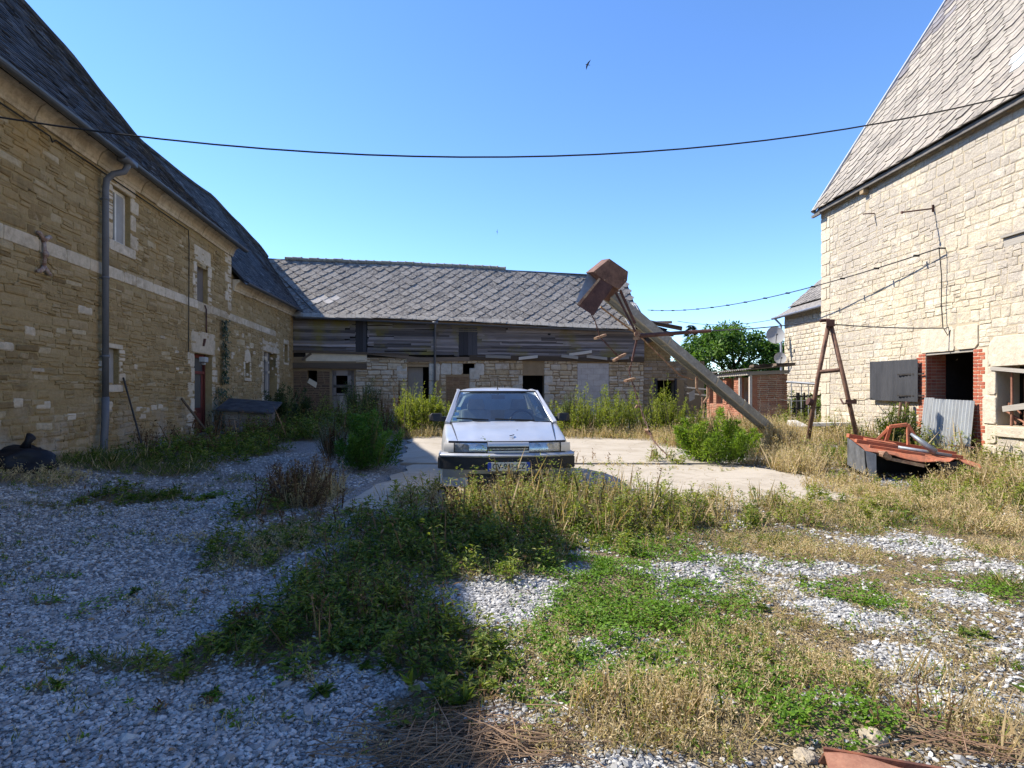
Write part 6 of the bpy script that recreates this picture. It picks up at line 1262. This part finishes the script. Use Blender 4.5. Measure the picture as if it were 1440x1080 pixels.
        x, y, z, n = go_(75); hh = ht*rng.uniform(.5, 1.1, n); l = stalks(DD, x, y, z, hh, .006*sc)
        for q in range(16):
            tq = rng.uniform(.35, 1., n); DD.add(np.stack([x+l[:, 0]*hh*tq+rng.normal(0, .02, n), y+l[:, 1]*hh*tq+rng.normal(0, .02, n), z+hh*tq], 1), horiz(n, .5, .6), rnd3(n), rng.uniform(.015, .05, n)*sc, rng.uniform(.005, .014, n)*sc, rng.normal(.5, .25, n))
    elif kd == 'stems':
        x, y, z, n = go_(46); hh = ht*rng.uniform(.45, 1.1, n); l = stalks(DD, x, y, z, hh, .006*sc, rng.normal(0, .1, (n, 2)), .75)
        for q in range(12):
            tq = rng.uniform(.45, 1.02, n); DD.add(np.stack([x+l[:, 0]*hh*tq+rng.normal(0, .025, n), y+l[:, 1]*hh*tq+rng.normal(0, .025, n), z+hh*tq], 1), horiz(n, .7, .5), rnd3(n), rng.uniform(.012, .032, n)*sc, rng.uniform(.006, .012, n)*sc, rng.normal(.75, .2, n))
        x, y, z, n = go_(60); stalks(DG, x, y, z, ht*rng.uniform(.2, .5, n), .005*sc, rng.normal(0, .4, (n, 2)), .5)
    elif kd == 'broad':
        x, y, z, n = go_(16); k = np.repeat(np.arange(n), 8); m_ = len(k); hn = ht; ht = ht[k]; WD.add(np.stack([x[k], y[k], z[k]+ht*.15*rng.random(m_)], 1), horiz(m_, .65, .35), up(m_, .25), np.minimum(ht, .11)*rng.uniform(.7, 1.4, m_), np.minimum(ht, .11)*rng.uniform(.3, .5, m_), rng.normal(.5, .2, m_))
        x, y, z, n = go_(30); leafy(WD, x, y, z, ht*rng.uniform(.6, 1.1, n), 14, (.03*sc, .06*sc), (.014*sc, .03*sc), .5, .25, (.45, .25))
    elif kd == 'tall':
        x, y, z, n = go_(105); ht = np.maximum(ht, ht0*.75); hh = ht*rng.uniform(.6, 1.12, n); l = leafy(TL, x, y, z, hh, 60, (.035*sc, .07*sc), (.010*sc, .020*sc), .17, .55, (.55, .25), .3, .15); stalks(ST_, x, y, z, hh*.95, .008*sc, l)
        x, y, z, n = go_(220); stalks(DG, x, y, z, ht*rng.uniform(.25, .6, n), .006*sc, rng.normal(0, .3, (n, 2)), .5)
# single sprigs all over the gravel
x, y = frustum_pts(2300, 2.2, 11); k = ~slab_at(x, y) & (x > -6.3-.1365*y+.6) & (np.sin(x*3.1+1.7*np.sin(y*2.3))*np.sin(y*2.9+x) > -.1); x, y = x[k], y[k]; z = ground_z(x, y); n = len(x)
for i in range(9): stalks(GR if i % 3 else DG, x+rng.normal(0, .03, n), y+rng.normal(0, .03, n), z, rng.uniform(.02, .07, n), .006, rng.normal(0, .6, (n, 2)))
h_ = n//2; leafy(CL, x[:h_], y[:h_], z[:h_], rng.uniform(.02, .05, h_), 8, (.02, .04), (.012, .02), .8, .3)
x, y = frustum_pts(900, 2.0, 8); z = ground_z(x, y); n = len(x); DD.add(np.stack([x, y, z+.018], 1), horiz(n, .1, .2), up(n, .3), rng.uniform(.018, .05, n), rng.uniform(.012, .03, n), rng.normal(.6, .3, n))
CLOVER = leafmat('clover_leaf', [(.05, .105, .010), (.095, .19, .016), (.14, .26, .024), (.20, .32, .045)], .42)
GRASSM = leafmat('grass_blade', [(.045, .07, .012), (.085, .12, .02), (.14, .17, .03), (.20, .21, .06)], .34)
DRYM = leafmat('dry_straw', [(.25, .18, .10), (.41, .31, .18), (.54, .43, .27), (.64, .54, .36)], .38, .7, .12)
WEEDM = leafmat('weed_leaf', [(.030, .054, .012), (.062, .108, .017), (.115, .175, .024), (.20, .24, .036), (.30, .31, .08)], .45)
DEADM = leafmat('dead_stalk', [(.045, .024, .014), (.085, .048, .026), (.14, .085, .045), (.22, .14, .08), (.30, .20, .12)], .15, .8, .1)
TALLM = leafmat('tall_weed_leaf', [(.085, .12, .016), (.14, .18, .024), (.21, .245, .036), (.30, .31, .07)], .46)
STEMM = leafmat('green_stem', [(.08, .10, .03), (.14, .13, .05)], .1)
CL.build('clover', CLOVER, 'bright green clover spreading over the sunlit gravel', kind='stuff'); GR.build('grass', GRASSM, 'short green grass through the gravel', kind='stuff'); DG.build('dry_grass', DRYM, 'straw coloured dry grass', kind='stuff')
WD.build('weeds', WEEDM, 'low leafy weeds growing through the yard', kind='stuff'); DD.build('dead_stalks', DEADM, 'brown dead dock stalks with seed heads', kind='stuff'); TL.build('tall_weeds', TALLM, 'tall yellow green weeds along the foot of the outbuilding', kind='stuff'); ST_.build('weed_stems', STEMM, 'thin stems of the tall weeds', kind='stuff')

# bushes one can tell apart: each a thing with its foliage and stems
def bush(name, px, py, w, d, h, n, lab, mat, ll, lw_, tone=.5, dead=0, cat='bush', Yd=None, spire=0, zoff=0., dens=None, smat=None):
    x0, y0 = at(px, py) if Yd is None else ((px-720)*Yd/F, Yd); z0 = g(x0, y0); e = empty(name, (x0, y0, z0), 0, lab, cat)
    L = Leaves(); S_ = Leaves(); sh = 26; ang = rng.uniform(0, 6.28, sh); rad = np.sqrt(rng.random(sh))
    bx, by = rad*np.cos(ang)*w/2, rad*np.sin(ang)*d/2; bh = h*(1-.45*rad**2)*rng.uniform(.72, 1.1, sh)
    k = rng.integers(0, sh, n); t = rng.uniform(.05, 1, n)**.75; out = np.stack([bx, by], 1)
    dd = horiz(n, .3, .5); rr_ = rng.random(n)**.5*(.30*(1.1-t) if not spire else .10)*max(w, h)*.6
    P = np.stack([bx[k]*(.55+.55*t)+dd[:, 0]*rr_, by[k]*(.55+.55*t)+dd[:, 1]*rr_, t*bh[k]+rng.normal(0, .02, n)+zoff], 1)
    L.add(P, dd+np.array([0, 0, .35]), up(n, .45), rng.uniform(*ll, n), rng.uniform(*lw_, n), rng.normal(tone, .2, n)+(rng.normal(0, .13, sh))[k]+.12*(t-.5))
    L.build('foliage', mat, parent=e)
    m_ = sh*3; k = np.repeat(np.arange(sh), 3); le = np.stack([bx[k]*.5/np.maximum(bh[k], .05), by[k]*.5/np.maximum(bh[k], .05)], 1)+rng.normal(0, .08, (m_, 2)); stalks(S_, bx[k]*.5, by[k]*.5, np.zeros(m_), bh[k]*.95, .012, le); S_.build('stems', smat or STEMM, parent=e)
    return e
bush('green_bush', 520, 660, 1.25, 1.3, 1.02, 6500, 'lush green bush at the shadow edge left of the car', leafmat('lush_leaf', [(.028, .075, .014), (.055, .13, .02), (.095, .19, .028), (.15, .25, .045)], .4), (.05, .10), (.018, .036), .5)
bush('grey_bush', 472, 648, .9, 1.0, 1.0, 2600, 'grey green seeding bush standing behind the brown dock clump', leafmat('grey_leaf', [(.035, .05, .03), (.065, .085, .05), (.11, .13, .08), (.22, .22, .17)], .25), (.03, .07), (.010, .02), .5, smat=DEADM)
bush('dock_clump', 425, 712, 1.05, .9, .62, 3800, 'rust brown clump of dead dock beside the shaded gravel', DEADM, (.02, .06), (.006, .016), .42, smat=DEADM)
bush('green_bush', 1010, 652, 1.7, 1.6, 1.08, 9000, 'large sunlit green bush below the fallen grain elevator', leafmat('sunlit_bush_leaf', [(.07, .125, .016), (.12, .20, .024), (.19, .275, .036), (.28, .34, .06)], .48), (.05, .10), (.018, .034), .5)
bush('dry_bush', 1098, 640, 1.0, 1.0, .78, 4200, 'brown dried out bush at the foot of the elevator trunking', DRYM, (.02, .06), (.006, .014), .3, smat=DEADM)
bush('nettle_clump', 592, 612, 1.35, .9, 1.30, 5200, 'bright yellow green clump of tall nettles between the open stable doorway and the car', TALLM, (.06, .12), (.020, .040), .62, cat='weed clump', spire=1)
bush('nettle_clump', 1263, 628, .9, .6, 1.15, 2600, 'tall green weed clump against the barn wall behind the orange machine', TALLM, (.05, .10), (.018, .034), .5, cat='weed clump', spire=1, Yd=13.3)
bush('thistle', 798, 612, .35, .35, 1.45, 900, 'single tall thistle spire rising right of the car mirror by the outbuilding', leafmat('thistle_leaf', [(.06, .09, .04), (.11, .15, .06), (.17, .2, .1)], .3), (.05, .10), (.014, .026), .5, cat='thistle', spire=1)
bush('hedge_bush', 1128, 590, 3.0, 2.5, 1.3, 4500, 'tangled bright green bush behind the metal gate', leafmat('hedge_leaf', [(.05, .09, .015), (.10, .15, .025), (.16, .2, .04)], .35), (.08, .16), (.03, .06), .5, Yd=25)
bush('dark_bush', 400, 606, 2.0, 1.6, 1.45, 6500, 'dark shaded bush in front of the grey farmhouse door', leafmat('dark_leaf', [(.018, .035, .012), (.035, .06, .018), (.06, .09, .03)], .3), (.05, .11), (.018, .036), .5)
bush('elder_bush', 505, 598, 1.6, 1.0, 1.75, 3600, 'straggly grey green bush before the rubble wall left of the open stable doorway', leafmat('elder_leaf', [(.03, .05, .02), (.05, .08, .03), (.09, .12, .05)], .3), (.05, .10), (.018, .03), .5, spire=1)
# ivy on the farmhouse wall
e = empty('ivy', lw(LT(307), -.02, .3), LR, 'ivy streak climbing the farmhouse wall right of the red door', 'ivy'); L = Leaves(); n = 620
t_ = rng.uniform(0, 1, n); zz = np.where(t_ < .6, rng.uniform(1.4, 3.35, n), rng.uniform(0, 1.3, n)); wd_ = np.where(t_ < .6, .11, .4); P = np.stack([rng.normal(0, 1, n)*wd_+np.where(t_ < .6, .25, 0), -.03-rng.random(n)*.12, zz], 1)
L.add(P, np.stack([rng.normal(0, .6, n), -rng.random(n)*.6, -np.ones(n)*.6], 1), np.stack([rng.normal(0, .3, n), -np.ones(n), rng.normal(.3, .3, n)], 1), rng.uniform(.06, .12, n), rng.uniform(.05, .09, n), rng.normal(.5, .25, n)); L.build('foliage', leafmat('ivy_leaf', [(.015, .032, .010), (.03, .055, .014), (.05, .08, .02)], .2, .35, .4), parent=e)
# the tree behind the shed
tx, ty = (1032-720)*40/F, 40; tr = empty('tree', (tx, ty, 0), 0, 'round dense green tree beyond the brick shed', 'tree')
m = MB(); m.tube([(0, 0, -.2), (.05, 0, 1.5), (.1, .1, 3.2)], [.32, .25, .18], 10); rr = random.Random(3); tips = []
for k in range(9):
    a = k*2.4; h0 = 1.2+.22*k; e_ = Vector((math.cos(a)*(2.4-.1*k), math.sin(a)*1.8, h0+1.7)); m.tube([(.05, 0, h0), tuple(Vector((.05, 0, h0)).lerp(e_, .5)+Vector((0, 0, .3))), tuple(e_)], [.13, .08, .03], 7)
m.build('trunk', BEAM, tr, smooth=True)
L = Leaves(); cl = []
for k in range(150):
    a, u = rng.uniform(0, 6.28), rng.uniform(-1, 1); q = math.sqrt(max(0, 1-u*u)) if u > 0 else 1.; r_ = rng.uniform(.70, 1.0); cl.append((4.0*q*math.cos(a)*r_, 2.6*q*math.sin(a)*r_, 3.1+2.55*u*r_, rng.uniform(.45, .85), rng.normal(0, .12)))
for cx, cy, cz, r_, tn in cl:
    n = 190; v_ = rnd3(n)*(rng.random(n)**.4)[:, None]*r_; v_[:, 2] *= .75; P = v_+np.array([cx, cy, cz]); dr_ = nrm(v_+rng.normal(0, .25, (n, 3))-np.array([0, 0, .15])); L.add(P, dr_, nrm(rnd3(n)*.7+np.array([-.2, -.3, .9])), rng.uniform(.16, .32, n), rng.uniform(.09, .17, n), rng.normal(.5, .2, n)+tn)
L.build('crown', leafmat('tree_leaf', [(.03, .07, .014), (.055, .12, .018), (.095, .18, .026), (.15, .24, .04)], .4), parent=tr)
fx = empty('conifer', ((972-720)*52/F, 52, 0), 0, 'dark conifer tip showing left of the round green tree', 'tree'); L = Leaves(); n = 1600; t_ = rng.random(n); a = rng.uniform(0, 6.28, n); r_ = (1-t_)*1.9*rng.uniform(.4, 1, n); L.add(np.stack([r_*np.cos(a), r_*np.sin(a), 1.5+5.7*t_-.2*r_], 1), np.stack([np.cos(a), np.sin(a), -.2*np.ones(n)], 1), up(n, .3), rng.uniform(.3, .6, n), rng.uniform(.08, .16, n), rng.normal(.4, .2, n)); L.build('crown', leafmat('conifer_needle', [(.012, .03, .012), (.03, .055, .018)], .15), parent=fx)
m = MB(); m.tube([(0, 0, -.1), (0, 0, 6)], [.2, .04], 8); m.build('trunk', BEAM, fx)
# dry sticks heaped in the near foreground
m = MB(); rr = random.Random(44); sx_, sy_ = at(655, 1062)
for k in range(260):
    a = rr.gauss(.25, .75); l = rr.uniform(.18, .55); cx, cy = sx_+rr.gauss(0, .17), sy_+rr.gauss(.03, .10); zz = .01+abs(rr.gauss(0, .022)); d = Vector((math.cos(a), math.sin(a)*.8, rr.gauss(0, .10))); p = Vector((cx, cy, g(cx, cy)+zz)); bend = Vector((0, 0, rr.uniform(.0, .04)))
    m.tube([p-d*l/2, p+bend, p+d*l/2], [.0022, .0026, .0012], 5)
tag(m.build('brushwood', leafmat('dry_twig', [(.12, .07, .04), (.2, .13, .08)], 0, .8) if 0 else plain('dry_twig', (.22, .145, .09), .9, 0, .45, 4)), 'heap of dry brown twigs in the near foreground', kind='stuff')
m = MB(); sx_, sy_ = at(1370, 1065)
for k in range(34):
    a = rr.gauss(-.5, .6); l = rr.uniform(.15, .5); p = Vector((sx_+rr.gauss(0, .13), sy_+rr.gauss(0, .07), .02+abs(rr.gauss(0, .04)))); d = Vector((math.cos(a), math.sin(a), rr.gauss(.1, .2))); m.tube([p-d*l/2, p+d*l/2], [.0028, .0012], 5)
tag(m.build('brushwood', plain('red_twig', (.20, .125, .08), .9, 0, .4, 5)), 'tuft of reddish dead stems beside the rusty beam', kind='stuff')
# two swifts
def bird(px, py, Yd, sp, roll, lab):
    m = MB(); m.tube([(-.09, 0, 0), (-.05, 0, 0), (.0, 0, .0), (.06, 0, 0), (.13, 0, 0)], [.008, .02, .024, .016, .004], 8)
    for s in (-1, 1):
        m.hull([(x, y*s, z+.04*abs(y)) for x, y, z in ((-.035, .01, .0), (.04, .01, .0), (-.02, .12, .01), (.035, .12, .0), (.05, .26, .0), (.06, .30, 0), (-.03, .05, .012))]); m.hull([(.10, 0, .003), (.17, .03*s, 0), (.12, .008*s, -.003), (.10, 0, -.004)])
    o = m.build('bird', plain('swift_plumage', (.045, .04, .04), .8)); o.location = P3(px, py, Yd); o.rotation_euler = roll; o.scale = (sp,)*3; tag(o, lab, 'bird', 'birds flying over the yard')
bird(826, 91, 26, .95, (R(75), R(20), R(-15)), 'larger dark bird with spread wings high in the sky above the cable'); bird(699, 326, 40, .75, (R(85), R(10), R(60)), 'tiny dark bird low in the sky above the outbuilding ridge')
